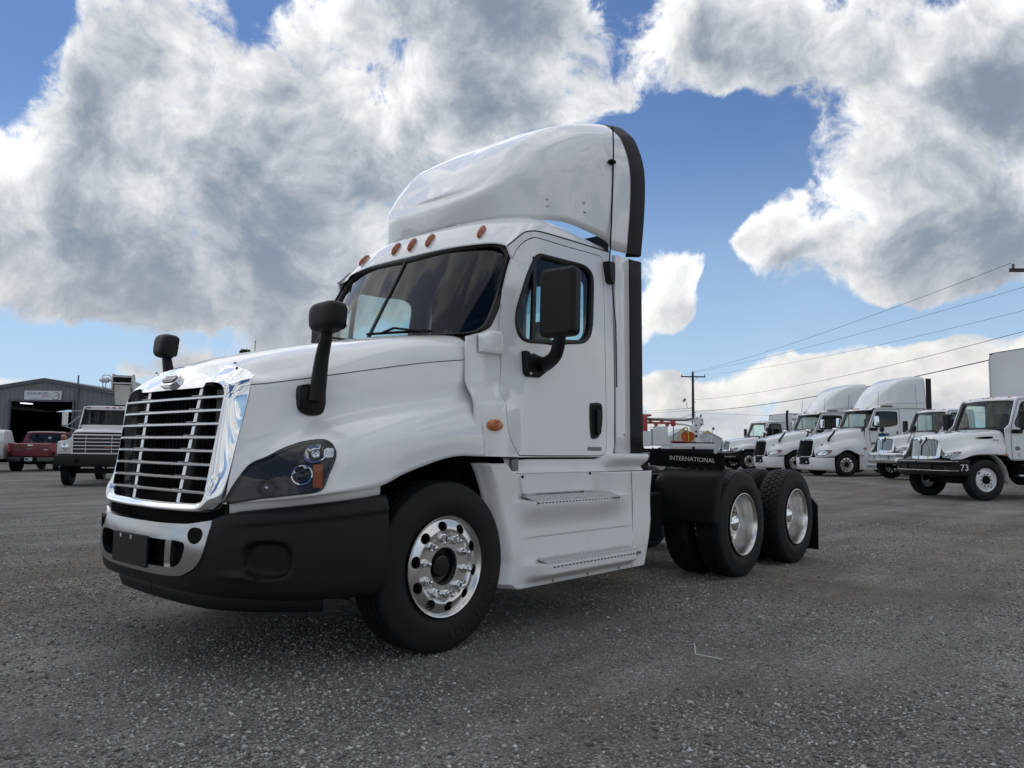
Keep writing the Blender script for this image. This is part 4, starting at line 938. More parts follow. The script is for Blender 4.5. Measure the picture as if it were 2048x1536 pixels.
def bool_holes(VF, cyl):
    a = bpy.data.objects.new('a', make_mesh('a', *VF, None)); b = bpy.data.objects.new('b', make_mesh('b', *cyl, None)); COL.objects.link(a); COL.objects.link(b)
    md = a.modifiers.new('x', 'BOOLEAN'); md.object = b; md.operation = 'DIFFERENCE'; md.solver = 'EXACT'
    me = a.evaluated_get(bpy.context.evaluated_depsgraph_get()).to_mesh()
    V = np.array([v.co[:] for v in me.vertices]); F = [tuple(p.vertices) for p in me.polygons]
    bpy.data.objects.remove(a); bpy.data.objects.remove(b); return V, F
# steer rim: convex disc with ten hand holes; axle along y, outside at +y, lip plane at y=0
disc = [(.300, -.004), (.300, .004), (.296, .008), (.290, .006), (.284, -.006), (.276, -.014), (.262, -.010), (.245, -.004), (.225, .003), (.208, .004), (.200, -.004), (.194, -.012), (.17, -.013), (.135, -.013), (.112, -.013), (.108, -.02), (.108, -.05), (.112, -.055), (.135, -.03), (.19, -.03), (.225, -.016), (.262, -.028), (.276, -.034), (.272, -.12), (.285, -.20), (.300, -.225), (.300, -.215), (.29, -.19), (.282, -.12), (.288, -.03)]
def cyls(r, rad_, n, h=.2, ph=0.0, el=1.0):
    out = []
    for k in range(n):
        a = 2*math.pi*(k+ph)/n; t = np.linspace(0, 2*math.pi, 20, endpoint=False)
        loc = [(rad_*math.cos(q), rad_*el*math.sin(q)) for q in t]
        poly = [(r*math.cos(a)+p*math.cos(a)-q*math.sin(a), r*math.sin(a)+p*math.sin(a)+q*math.cos(a)) for p, q in loc]
        out.append(orient(prism(poly, 'y', -h, h)))
    return join(*out)
steer_rim_vf = bool_holes(orient(lathe(disc, 120, 'y', close=True)), cyls(.2395, .0285, 10, .06, .3, 1.22))
tyre_f = lathe([(r, h-.128) for r, h in tyre_profile(.275, .505, .292, 4)], 120, 'y')
def fix_lathe(VF):
    V, F = VF; s = 0
    for f in F[::11]:
        a, b, d = V[f[0]], V[f[1]], V[f[2]]; m_ = (a+b+d)/3; rv = np.array([m_[0], (m_[1]+.128)*1.5, m_[2]]); rl = math.hypot(m_[0], m_[2]); rv = np.array([m_[0]*(rl-.40)/rl, m_[1]+.128, m_[2]*(rl-.40)/rl]); s += np.cross(b-a, d-a)@rv
    return VF if s > 0 else flip(VF)
tyre_f = fix_lathe(tyre_f)
front_l = steer_wheel(T, 0, 1.135, 1)
front_r = steer_wheel(T, 0, -1.135, -1)
# raised lettering on the near front tyre's lower sidewall
def arc_text(sx, r, size, a0, step, y):
    out = []
    for i, ch in enumerate(sx):
        if ch == ' ': continue
        a = a0+step*i
        t = text_vf(ch, size, .0012)
        out.append(on_frame(t, (r*math.cos(a), y, r*math.sin(a)), (math.sin(a), 0, -math.cos(a)), (-math.cos(a), 0, -math.sin(a))))
    return join(*out)
lt_ = arc_text('BRIDGESTONE', .412, .062, R(262), R(-6.8), .0105)
TYL = mat('tyre_lettering', (.019, .019, .020), .6)
obj('tyre_lettering', fix_out(lt_, (0, 1, 0)), TYL, front_l, ang=0)
# drive wheels: outer rim dished in, block tread
dish = [(.298, .0), (.298, .008), (.292, .010), (.284, .0), (.276, -.02), (.268, -.06), (.263, -.12), (.257, -.175), (.242, -.195), (.215, -.198), (.195, -.196), (.17, -.195), (.110, -.195), (.110, -.212), (.245, -.212), (.268, -.195), (.276, -.15), (.282, -.06), (.290, -.02)]
drive_rim_vf = bool_holes(orient(lathe(dish, 96, 'y', close=True)), cyls(.2235, .020, 10, .26, .3, 1.2))
tyre_d = fix_lathe(lathe([(r, h-.128) for r, h in tyre_profile(.275, .496, .290, 1)], 96, 'y'))
def tread_blocks(w=.275, ro=.508, ri=.490, n=46):
    out = []; rows_ = [-.086, -.046, 0, .046, .086]
    for j, h0 in enumerate(rows_):
        for k in range(n):
            a = 2*math.pi*(k+.5*(j % 2))/n; da = 2*math.pi/n
            if abs(h0) > .07: poly = [(-.43, -.022), (.43, -.022), (.43, .020), (-.43, .020)]
            else: poly = [(-.46, 0), (-.22, -.021), (.22, -.021), (.46, 0), (.22, .021), (-.22, .021)]
            P = []
            for r in (ri, ro):
                for p, q in poly:
                    t = a+p*da; rr_ = r-(.008 if (abs(h0+q) > .10 and r == ro) else 0); P.append((rr_*math.cos(t), h0+q-.128, rr_*math.sin(t)))
            m_ = len(poly); F = [tuple(range(m_, 2*m_))]+[(i, (i+1) % m_, (i+1) % m_+m_, i+m_) for i in range(m_)]
            out.append((np.array(P), F))
    return join(*out)
TB = make_mesh('tread_blocks', *tread_blocks(), 0); TB.materials.append(RUBBER)
TBM = None
def drive_wheel(parent, x, y, s, outer):
    w = obj('wheel', drive_rim_vf, ALU, parent, ang=50) if not hasattr(drive_wheel, 'me') else link(bpy.data.objects.new('wheel', drive_wheel.me), parent)
    drive_wheel.me = w.data
    w.location = (x, y, .505); w.rotation_euler = (0, 0, 0 if s > 0 else math.pi)
    t = obj('tyre', tyre_d, RUBBER, w, ang=45) if not hasattr(drive_wheel, 'ty') else link(bpy.data.objects.new('tyre', drive_wheel.ty), w)
    drive_wheel.ty = t.data
    b = link(bpy.data.objects.new('tread_blocks', TB), w); tag(b, kind='stuff')
    if outer:
        obj('hub_cap', lathe([(.092, -.195), (.092, -.100), (.087, -.083), (.072, -.069), (.05, -.059), (.02, -.054), (.001, -.053)], 36, 'y'), CHROME, w, ang=60)
        nuts(w, .1425, 10, -.197, False)
        obj('hub_flange', lathe([(.120, -.195), (.120, -.18), (.094, -.165)], 32, 'y'), ALU, w, ang=40)
    return w
XR = (-3.886, -5.207)
for x in XR:
    for s in (1, -1):
        drive_wheel(T, x, s*1.20, s, True)
        w2 = drive_wheel(T, x, s*.60, -s, False)
# --- chassis
for s in (1, -1):
    rail = [(.36, .70), (.44, .70), (.44, .71), (.37, .71), (.37, .96), (.44, .96), (.44, .97), (.36, .97)]
    obj('frame_rail', prism([(s*a, b) for a, b in rail] if s > 0 else [(-a, b) for a, b in reversed(rail)], 'x', 1.0, -5.75), FRAME, T, ang=30)
for x in (-2.4, -3.1, -4.55, -5.7): obj('cross_member', box((x, 0, .84), (.10, .72, .20)), FRAME, T, ang=30)
for x in XR: obj('drive_axle', join(xf(lathe([(.001, -.95), (.07, -.95), (.07, -.3), (.20, -.12), (.21, .12), (.07, .3), (.07, .95), (.001, .95)], 24, 'y'), (x, 0, .505))), FRAME, T)
obj('front_axle', box((0, 0, .42), (.12, 1.8, .14)), FRAME, T, bevel=.02)
obj('drive_shaft', tube([(-1.5, 0, .68), (-3.7, 0, .55)], .06, 12), FRAME, T)
obj('transmission', box((-1.3, 0, .72), (1.3, .5, .45)), DARK, T, bevel=.05)
for s in (1, -1): obj('fuel_tank', xf(lathe([(.001, -.75), (.26, -.75), (.29, -.72), (.29, .72), (.26, .75), (.001, .75)], 32, 'x'), (-1.45, s*.80, .66)), FRAME, T)
for s in (1, -1): obj('battery_box', box((-2.62, s*.66, .62), (.5, .5, .42)), DARK, T, bevel=.02)
fwp = obj('fifth_wheel', xf(prism(rrect(.80, .95, .25, 6), 'z', -.03, .03), (-4.35, 0, 1.13), rot=(0, R(4), 0)), FRAME, T, bevel=.01)
obj('fifth_wheel_base', join(box((-4.35, .33, 1.03), (.5, .06, .16)), box((-4.35, -.33, 1.03), (.5, .06, .16))), FRAME, fwp)
# deck plate behind the cab and air lines
obj('deck_plate', box((-2.65, 0, 1.0), (.7, .72, .02)), ALU2, T)
# quarter fenders ahead of the drive wheels, with the lettered flap on top
for s in (1, -1):
    prof_ = cr1([(-3.62, 1.052), (-3.50, 1.035), (-3.415, .975), (-3.375, .87), (-3.335, .72), (-3.31, .54)], 6)
    P = []
    for (x, z) in prof_:
        w = float(sm(1.04, .85, z)); yi = .585
        P.append([(x-.02, yi-.10*w, z+.02*(1-w)), (x, yi+.03-.08*w, z), *[(x, y, z) for y in np.linspace(.68, 1.16, 8)], (x-.006, 1.20, z-.004), (x-.03, 1.222, z-.012)])
    qf = obj('quarter_fender', fix_out(grid_vf(P), (1, 0, .3)), BLACKP, T, s=s, ang=60, solid=.008)
    obj('fender_arm', tube([(-3.42, .44, .86), (-3.42, .70, .86)], .03, 10), FRAME, qf, s=s)
for s in (1, -1):
    y0, y1 = (.40, 1.205) if s > 0 else (-1.205, -.40)
    fl = obj('lettered_flap', prism([(y0, 1.218), (y1, 1.178), (y1, 1.015), (y0+(.22 if s > 0 else 0), 1.045), (y0, 1.06)] if s > 0 else [(y0, 1.178), (y1, 1.218), (y1, 1.06), (y0, 1.015)], 'x', -3.50, -3.488), BLACKM, T, ang=30)
    V, F = text_vf('INTERNATIONAL', .066, .001)
    obj('flap_lettering', on_frame((V*[.95, .9, 1], F), (-3.4865, .87 if s > 0 else -.87, 1.124 if s > 0 else 1.12), (0, 1, -.045 if s > 0 else .045), (0, 0, 1)), LETTER, fl, ang=0)
    for k in range(7): obj('flap_rivet', xf(lathe([(.008, 0), (.007, .004), (.001, .005)], 8, 'x'), (-3.488, s*(.655+.09*k), 1.048-.0045*k)), ALU2, fl)
# mud flaps
for s in (1, -1):
    y0, y1 = sorted((s*.60, s*1.215))
    a = [(y0, .11), (y1, .095), (y1, .60), (s*1.13, .70), (s*.60, .72)] if s > 0 else [(y0, .095), (y1, .11), (y1, .72), (-1.13, .70), (y0, .60)]
    mf = obj('mud_flap', prism(a, 'x', -5.80, -5.79), BLACKM, T, ang=30)
    obj('flap_hanger', box((-5.785, s*.76, .72), (.03, .62, .05)), FRAME, mf)

# ------------------------------------------------------------------ parked trucks on the right
def gz(x, y): return float(ground_z(x, y))
TYRE_BG = make_mesh('tyre', *orient(lathe([(r, h) for r, h in tyre_profile(.27, .505, .288, 3)], 48, 'y', close=True)), 45); TYRE_BG.materials.append(RUBBER)
RIM_STEEL = make_mesh('wheel', *bool_holes(orient(lathe([(.292, .10), (.292, .115), (.285, .118), (.278, .10), (.25, .075), (.22, .085), (.20, .105), (.15, .11), (.115, .11), (.115, .06), (.2, .05), (.25, .03), (.275, .05)], 64, 'y', close=True)), join(cyls(.235, .028, 2, .3, .25, 1.35))), 45); RIM_STEEL.materials.append(STEEL)
RIM_ALU = make_mesh('wheel', *xf(steer_rim_vf, (0, .125, 0)), 45); RIM_ALU.materials.append(ALU)
RIM_DISH = make_mesh('wheel', *xf(drive_rim_vf, (0, .125, 0)), 45); RIM_DISH.materials.append(STEEL)
HUB_BG = make_mesh('hub', *lathe([(.095, .06), (.095, .14), (.08, .15), (.001, .15)], 24, 'y'), 45); HUB_BG.materials.append(BLACKM)
NUTS_BG = make_mesh('lug_nut', *lathe([(.019, 0), (.017, .02), (.001, .022)], 8, 'y'), 30); NUTS_BG.materials.append(GREYL)
def bg_wheel(parent, x, y, rim, detail=True, sc=1.0, nutmat=None):
    s = 1 if y > 0 else -1
    w = link(bpy.data.objects.new('wheel', rim), parent); w.location = (x, y, .505*sc); w.rotation_euler = (0, 0, 0 if s > 0 else math.pi); w.scale = (sc, sc, sc)
    link(bpy.data.objects.new('tyre', TYRE_BG), w)
    if detail:
        link(bpy.data.objects.new('hub', HUB_BG), w)
        if rim is not RIM_DISH:
            for k in range(10):
                a = 2*math.pi*k/10; o = link(bpy.data.objects.new('lug_nut', NUTS_BG), w); o.location = (.15*math.cos(a), .108, .15*math.sin(a))
    return w
CHR_STRIPE = mat('grille_bright', (.62, .63, .64), .25, .9)
LAMPC = mat('lamp_chrome', (.72, .75, .80), .12, .85, .6, .02)
def hood_vf(net, nu=8, nv=6): return both(fix_out(grid_vf(cr2(net, nu, nv)), (0, .5, .5)))
def cab_front(root, ws, zb, zt, xb, xt, hw, k=.16):
    # curved windscreen between base and top, with a dark surround
    def f(d): return lambda a, b: np.stack([xb+(xt-xb)*(b-zb)/(zt-zb)-k*np.abs(a/hw)**2.4+d, a, b], -1)
    o = cr1([(0, zt), (hw*.55, zt), (hw*.90, zt-.03), (hw*.96, zt-.10), (hw, zb+.12), (hw*.98, zb+.03), (hw*.90, zb), (hw*.5, zb), (0, zb), (-hw*.5, zb), (-hw*.90, zb), (-hw*.98, zb+.03), (-hw, zb+.12), (-hw*.96, zt-.10), (-hw*.90, zt-.03), (-hw*.55, zt)], 4, True)
    c = np.array((0, (zt+zb)/2))
    g = obj('windscreen', fix_out(panel(inset(o, .03, c), None, f(0), c, 96, 6, .004, off=(-1, 0, 0)), (1, 0, .4)), GLASS, root, ang=60)
    obj('windscreen_seal', fix_out(panel(inset(o, -.03, c), inset(o, .045, c), f(.012), c, 96, 3, .02, .02, off=(-1, 0, 0)), (1, 0, .4)), SEAL, g, ang=60)
    return g
def side_panels(root, outer, win, yb, yt, z0, z1, name='cab_side'):
    ff = lambda d: (lambda a, b: np.stack([a, yb+(yt-yb)*np.clip((b-z0)/(z1-z0), 0, 1)**1.6+d, b], -1))
    c = np.mean(win, axis=0); w2 = cr1(win, 4, True)
    for s in (1, -1):
        p = obj(name, fix_out(panel(outer, w2, ff(0), c, 120, 6, .03, .02), (0, 1, 0)), PAINT2, root, s=s, ang=50)
        obj('window_seal', fix_out(panel(inset(w2, -.02, c), inset(w2, .02, c), ff(.006), c, 80, 2, .01, .02), (0, 1, 0)), SEAL, p, s=s)
        obj('side_window', fix_out(panel(w2, None, ff(-.01), c, 80, 3, .004), (0, 1, 0)), GLASSD, p, s=s)
    return ff
MVNET = [
 [(-.64,0,1.80),(-.65,.45,1.79),(-.68,.82,1.745),(-.70,.94,1.60),(-.70,.975,1.42),(-.70,1.02,1.30),(-.66,1.03,1.12)],
 [(-.2,0,1.755),(-.2,.43,1.745),(-.2,.76,1.69),(-.2,.86,1.55),(-.2,.95,1.42),(-.2,1.06,1.32),(-.25,1.08,1.14)],
 [(.22,0,1.70),(.22,.40,1.69),(.22,.68,1.63),(.22,.78,1.50),(.22,.90,1.38),(.22,1.05,1.27),(.28,1.08,1.12)],
 [(.58,0,1.64),(.58,.37,1.63),(.58,.60,1.575),(.58,.70,1.44),(.58,.82,1.28),(.58,.98,1.16),(.60,1.04,1.02)],
 [(.86,0,1.575),(.86,.34,1.565),(.84,.50,1.52),(.84,.56,1.40),(.84,.66,1.22),(.82,.80,1.10),(.80,.90,1.00)]]
def mv_truck(label, x, y, h, chrome_bumper=False, body=None, stack=False, mirrors='black', texts=True, hoodmirrors=False):
    root = empty('medium_truck', (x, y, gz(x, y)), h, label, 'truck', 'white trucks parked in a row')
    hood = obj('hood', hood_vf(MVNET), PAINT2, root, ang=55, solid=.006)
    # chrome grille shell, emblem and upright bars in two panels
    def gr(yy, zz): return .90-(zz-1.06)*.10-.10*(np.abs(yy)/.5)**2
    oo = np.array([(0, 1.585), (.28, 1.58), (.50, 1.55), (.575, 1.50), (.565, 1.3), (.54, 1.12), (.52, 1.04), (.25, 1.01), (0, 1.005), (-.25, 1.01), (-.52, 1.04), (-.54, 1.12), (-.565, 1.3), (-.575, 1.50), (-.50, 1.55), (-.28, 1.58)])
    c = np.array((0, 1.3)); fg = lambda d: (lambda a, b: np.stack([gr(a, b)+d, a, b], -1))
    sh = obj('grille_shell', fix_out(panel(cr1(oo, 3, True), inset(oo, .085, c), fg(.05), c, 96, 4, .12, .05, off=(-1, 0, 0)), (1, 0, 0)), CHROME, root, ang=50)
    obj('grille_back', fix_out(panel(oo, None, fg(-.02), c, 60, 3, 0), (1, 0, 0)), BLACKM, sh)
    for s in (1, -1):
        for k in range(11):
            yy = s*(.045+.040*k); zt = 1.505-.02*(k/10)**2; zl = 1.075
            if k < 3: zt -= .07-.022*k
            P = [[(gr(yy, z)+.02+a, yy+b, z) for a, b in ((-.02, -.011), (.018, -.009), (.018, .009), (-.02, .011))] for z in (zl, (zl+zt)/2, zt)]
            obj('grille_bar', fix_out(grid_vf(P), (1, 0, 0)), CHR_STRIPE, sh, ang=30)
        P = [(gr(.13, 1.5)+.058, s*.16, 1.545), (gr(0, 1.42)+.06, s*.0, 1.375)]
        obj('grille_chevron', fix_out(grid_vf([[np.array(p)+np.array([0, 0, dz])+np.array([dx, 0, 0]) for dx, dz in ((-.03, -.03), (.012, -.024), (.012, .024), (-.03, .03))] for p in (P[0], tuple((np.array(P[0])+np.array(P[1]))/2), P[1])]), (1, 0, 0)), CHROME, sh, ang=40)
    em = obj('emblem', xf(prism([(0, -.06), (.06, 0), (0, .06), (-.06, 0)], 'x', 0, .02), (gr(0, 1.5)+.05, 0, 1.495)), CHROME, sh, bevel=.006)
    obj('emblem_core', xf(prism([(0, -.035), (.035, 0), (0, .035), (-.035, 0)], 'x', .018, .024), (gr(0, 1.5)+.05, 0, 1.495)), GREYL, sh)
    for s in (1, -1):
        hp = [(.70, 1.055), (.76, 1.135), (.84, 1.16), (.96, 1.195), (1.03, 1.215), (1.035, 1.20), (.98, 1.12), (.93, 1.06), (.82, 1.035)]
        V = []; N_ = len(hp)
        def xh(yy): return .865-.9*max(0, yy-.70)**1.35
        P = np.array([[(xh(a)+dx, a, b) for (a, b) in hp] for dx in (-.06, .028)])
        vf = join(grid_vf(P, cv=True), (P[1], [tuple(range(N_))]))
        hl = obj('headlight', fix_out(vf, (1, .3, 0)), LAMPC, root, s=s, ang=30)
        for (a, b, r) in ((.80, 1.095, .036), (.88, 1.115, .034)): obj('headlamp', xf(lathe([(r, 0), (r*.8, .012), (.001, .02)], 16, 'x'), (xh(a)+.028, a, b)), CHROME, hl, s=s)
        obj('turn_signal', xf(prism([(-.04, -.02), (.05, .03), (.045, .045), (-.04, .02)], 'x', 0, .006), (xh(.95)+.029, .955, 1.15)), AMBERD, hl, s=s)
        # rear quarter of the fender, curling down behind the wheel
        a = np.radians(np.linspace(80, 188, 16)); P = np.array([[(.62*math.cos(t)-.05, yy, .505+.66*math.sin(t)) for yy in (.84, .90, 1.03, 1.06, 1.055)] for t in a])
        obj('fender_rear', fix_out(grid_vf(P), (-1, .3, .4)), PAINT2, root, s=s, solid=.01, ang=60)
        a = np.radians(np.linspace(-10, 190, 20)); P = np.array([[(.57*math.cos(t), yy, .505+.57*math.sin(t)) for yy in (.6, .98)] for t in a])
        obj('wheel_housing', fix_out(grid_vf(P), (0, 0, -1)), DARK, root, s=s)
        if texts:
            t = text_vf('MV', .085, .002); obj('hood_badge', on_frame((t[0]*[1.5, .8, 1], t[1]), (-.45, s*.955, 1.50), (-1 if s > 0 else 1, 0, 0), (0, 0, 1)), GREYL, root, ang=0)
        vp = cr1([(-.08, 1.60), (.14, 1.585), (.32, 1.56), (.34, 1.55), (.14, 1.53), (-.04, 1.535), (-.10, 1.56)], 4, True)
        if texts:
            vv = panel(vp, None, lambda a, b: np.stack([a-.30, np.interp(a-.3, [-.65, -.2, .22], [.945, .865, .785])+.012, b], -1), np.array((.1, 1.56)), 40, 3, .03)
            obj('hood_vent', fix_out(vv, (0, 1, 0)), BLACKM, hood, s=s)
        obj('side_repeater', box((-.66, s*1.045, 1.13), (.09, .02, .04)), AMBER, root)
    # bumper
    bm_ = CHR_STRIPE if chrome_bumper else BLACKP
    pc = cr1([(1.06, 0), (1.04, .4), (.98, .75), (.88, 1.0), (.70, 1.10), (.45, 1.12)], 6)
    P = [[(px-d, py-d*.3, z) for d, z in ((.06, 1.0), (.0, .985), (-.02, .955), (-.022, .90), (.03 if py < .8 else -.01, .88), (.03 if py < .8 else -.01, .77), (-.02, .75), (-.015, .66), (.02, .615), (.08, .60))] for px, py in pc]
    bu = obj('bumper', both(fix_out(grid_vf(P), (1, .3, 0))), bm_, root, ang=35, solid=.01)
    for z in (.955, .725): obj('bumper_trim', both(tube([(px+.022, py+.004, z) for px, py in pc[:24]], .007, 6, False)), ALU2, bu)
    for yy in (-.45, .45): obj('bumper_post', box((1.03, yy, .825), (.03, .05, .12)), bm_, bu)
    for s in (1, -1):
        obj('bumper_hole', xf(lathe([(.05, 0), (.04, .004), (.001, .004)], 12, 'x'), (1.03, s*.30, .66)), BLACKM, bu)
    # cab
    out = [(-.70,1.14),(-.69,1.60),(-.68,1.80),(-.80,1.83),(-1.06,2.54),(-1.14,2.60),(-2.12,2.62),(-2.16,2.50),(-2.16,1.00),(-.84,1.00)]
    win = [(-1.02,1.86),(-1.12,2.20),(-1.24,2.46),(-1.40,2.49),(-1.78,2.49),(-1.86,2.42),(-1.88,1.95),(-1.82,1.86)]
    side_panels(root, out, win, 1.0, .93, 1.6, 2.62)
    for s in (1, -1):
        d = cr1([(-.97,1.02),(-.86,1.12),(-.86,1.80),(-1.04,2.30),(-1.16,2.545),(-1.30,2.56),(-1.90,2.56),(-1.96,2.50),(-1.96,1.08),(-1.92,1.02)], 5, True)
        obj('door_gap', tube([(px, s*((1.0-.07*min(1, max(0, (pz-1.6)/1.02))**1.6)+.002), pz) for px, pz in np.vstack([d, d[:1]])], .006, 5, False), BLACKM, root)
        obj('door_handle', box((-1.82, s*1.008, 1.66), (.16, .03, .05)), BLACKP, root, bevel=.008)
        obj('window_bar', box((-1.22, s*.985, 2.15), (.03, .02, .6)), SEAL, root)
        t = text_vf('C', .13, .002); obj('door_decal', on_frame(t, (-1.05, s*1.004, 1.14), (-s, 0, 0), (0, 0, 1)), GREYL, root, ang=0)
        obj('door_emblem', xf(lathe([(.055, 0), (.05, .006), (.001, .007)], 20, 'y'), (-1.02, s*1.002 if s > 0 else s*1.002-.0, 1.30), sc=(1.4, s, 1)), GREYL, root)
        if mirrors:
            m_ = BLACKP
            mr = obj('door_mirror', xf(prism(rrect(.24, .46, .05, 5), 'x', -.05, .05), (-.92, s*1.32, 2.03)), m_, root, bevel=.03, ang=70)
            obj('mirror_arm', join(tube(cr1([(-1.02, s*.99, 1.74), (-.98, s*1.12, 1.72), (-.93, s*1.26, 1.78), (-.92, s*1.31, 1.84)], 4), .035, 8)), m_, mr)
            obj('mirror_base', xf(box((0, 0, 0), (.30, .05, .10)), (-1.02, s*1.01, 1.73)), m_, mr, bevel=.02)
    cab_front(root, None, 1.80, 2.53, -.72, -1.02, .93, .14)
    RF = [[(-1.03,0,2.535),(-1.05,.5,2.54),(-1.10,.80,2.545),(-1.14,.92,2.55)],[(-1.08,0,2.62),(-1.10,.5,2.62),(-1.14,.78,2.60),(-1.18,.935,2.575)],[(-1.35,0,2.68),(-1.35,.5,2.675),(-1.35,.80,2.65),(-1.35,.94,2.60)],[(-2.14,0,2.68),(-2.14,.5,2.675),(-2.14,.80,2.65),(-2.14,.94,2.61)]]
    rf = obj('roof', both(fix_out(grid_vf(cr2(RF, 4, 4)), (0, 0, 1))), PAINT2, root, ang=60, solid=.006)
    for yy in (0, .17, -.17, .66, -.66): obj('marker_light', xf(blob_box((.055, .06, .022), 4, 2.5), (-1.14-.05*abs(yy), yy, 2.635-.02*abs(yy))), AMBER, rf)
    obj('back_wall', box((-2.13, 0, 1.8), (.05, 1.84, 1.6)), PAINT2, root)
    obj('cab_floor', box((-1.45, 0, 1.05), (1.3, 1.84, .1)), INTERD, root)
    obj('dashboard', prism([(-.82, 1.78), (-1.02, 1.80), (-1.12, 1.70), (-1.05, 1.2), (-.82, 1.2)], 'y', -.86, .86), INTERD, root, bevel=.03)
    for yy in (.42, -.42): obj('seat', join(box((-1.6, yy, 1.45), (.45, .5, .15)), box((-1.85, yy, 1.85), (.14, .48, .8))), SEATM, root, bevel=.05)
    st = tube([(0, .2*math.cos(a), .2*math.sin(a)) for a in np.linspace(0, 2*math.pi, 25)], .014, 6, False); obj('steering_wheel', xf(st, (-1.2, .42, 1.85), rot=(0, R(-35), 0)), BLACKM, root)
    for s in (1, -1): obj('wiper', tube([(-.74, s*.15, 1.83), (-.76, s*.62, 1.85)], .010, 5), BLACKM, root)
    if hoodmirrors:
        for s in (1, -1):
            m_ = obj('hood_mirror', xf(blob_box((.07, .095, .10), 7, 3), (.30, s*.98, 1.90)), BLACKP, root, ang=60)
            obj('mirror_strut', join(tube([(.45, s*.80, 1.38), (.31, s*.95, 1.84)], .012, 6), tube([(.20, s*.84, 1.45), (.30, s*.96, 1.84)], .012, 6)), BLACKP, m_)
    # chassis and wheels
    for s in (1, -1):
        obj('frame_rail', box((-3.2, s*.42, .82), (7.6, .08, .25)), FRAME, root)
        obj('fuel_tank', xf(lathe([(.001, -.5), (.27, -.5), (.29, -.47), (.29, .47), (.27, .5), (.001, .5)], 24, 'x'), (-1.65, s*.82, .66)), FRAME, root)
        obj('step', box((-1.3, s*1.0, .62), (.7, .2, .04)), ALU2, root)
        bg_wheel(root, 0, s*.98, RIM_STEEL if texts else RIM_ALU)
        bg_wheel(root, -5.4, s*1.05, RIM_DISH, False); 
    obj('underside', box((-.9, 0, .80), (2.6, 1.1, .5)), DARK, root)
    obj('front_axle', box((0, 0, .45), (.12, 1.7, .14)), FRAME, root)
    if body:
        L_, zt, z0 = body; x0 = -2.32; bw = 1.27
        prof_ = [(-bw, z0), (bw, z0), (bw, zt-.22), (bw-.05, zt-.07), (bw-.20, zt), (-bw+.20, zt), (-bw+.05, zt-.07), (-bw, zt-.22)]
        bx = obj('box_body', prism(prof_, 'x', x0-L_, x0), BOXM, root, ang=30)
        pr2 = [(-bw-.012, zt-.30), (-bw-.012, zt-.22), (-bw+.04, zt-.06), (-bw+.19, zt+.014), (bw-.19, zt+.014), (bw-.04, zt-.06), (bw+.012, zt-.22), (bw+.012, zt-.30)]
        rp = np.array([[(xx, a, b) for a, b in cr1(pr2, 5)] for xx in (x0+.015, x0-L_)])
        obj('roof_rail', fix_out(grid_vf(rp), (0, 0, 1)), ALU2, bx, ang=50, solid=.012)
        for s in (1, -1):
            obj('corner_cap', prism([(s*(bw-.02), z0), (s*(bw+.014), z0), (s*(bw+.014), zt-.24), (s*(bw-.02), zt-.24)], 'x', x0-.05, x0+.018), ALU2, bx)
            riv = [xf(lathe([(.010, 0), (.001, .006)], 6, 'y'), (x0-.03-.12*k, s*bw+(.013 if s > 0 else -.013), zt-.27), sc=(1, s, 1)) for k in range(int(L_/.12))]
            tag(obj('rivets', join(*riv), GREYL, bx, ang=0), kind='stuff')
            rv2 = [xf(lathe([(.010, 0), (.001, .006)], 6, 'y'), (x0-.02, s*bw+(.015 if s > 0 else -.015), z0+.1+.14*k), sc=(1, s, 1)) for k in range(int((zt-z0-.4)/.14))]
            tag(obj('corner_rivets', join(*rv2), GREYL, bx, ang=0), kind='stuff')
    if stack:
        obj('exhaust_stack', tube(cr1([(-2.30, .80, 1.1), (-2.30, .80, 2.4), (-2.30, .80, 3.05), (-2.34, .82, 3.22)], 4), .065, 10), FRAME, root)
    return root
BOXM = mat('box_panel', (.66, .67, .67), .45, 0, .2, .2, var=(1.2, (.60, .61, .61), .4, .8))
mvn = mv_truck('white box truck with black bumper, nearest of the parked row on the right', -19.694, -.313, -.675, body=(6.6, 4.02, 1.15))
# painted unit number on its bumper end
t = text_vf('73', .22, .001); obj('unit_number', on_frame(t, (.62, 1.128, .80), (-1, .12, 0), (0, 0, 1)), LETTER, mvn, ang=0)
mv_truck('white truck with chrome bumper and round black hood mirrors beside the box truck', -28.481, -3.763, -.72, chrome_bumper=True, texts=False, hoodmirrors=True)
mv_truck('white truck with black bumper and exhaust stack at the far end of the parked row', -36.2, -14.0, -.70, body=(5.5, 3.05, 1.2), stack=True, texts=False)

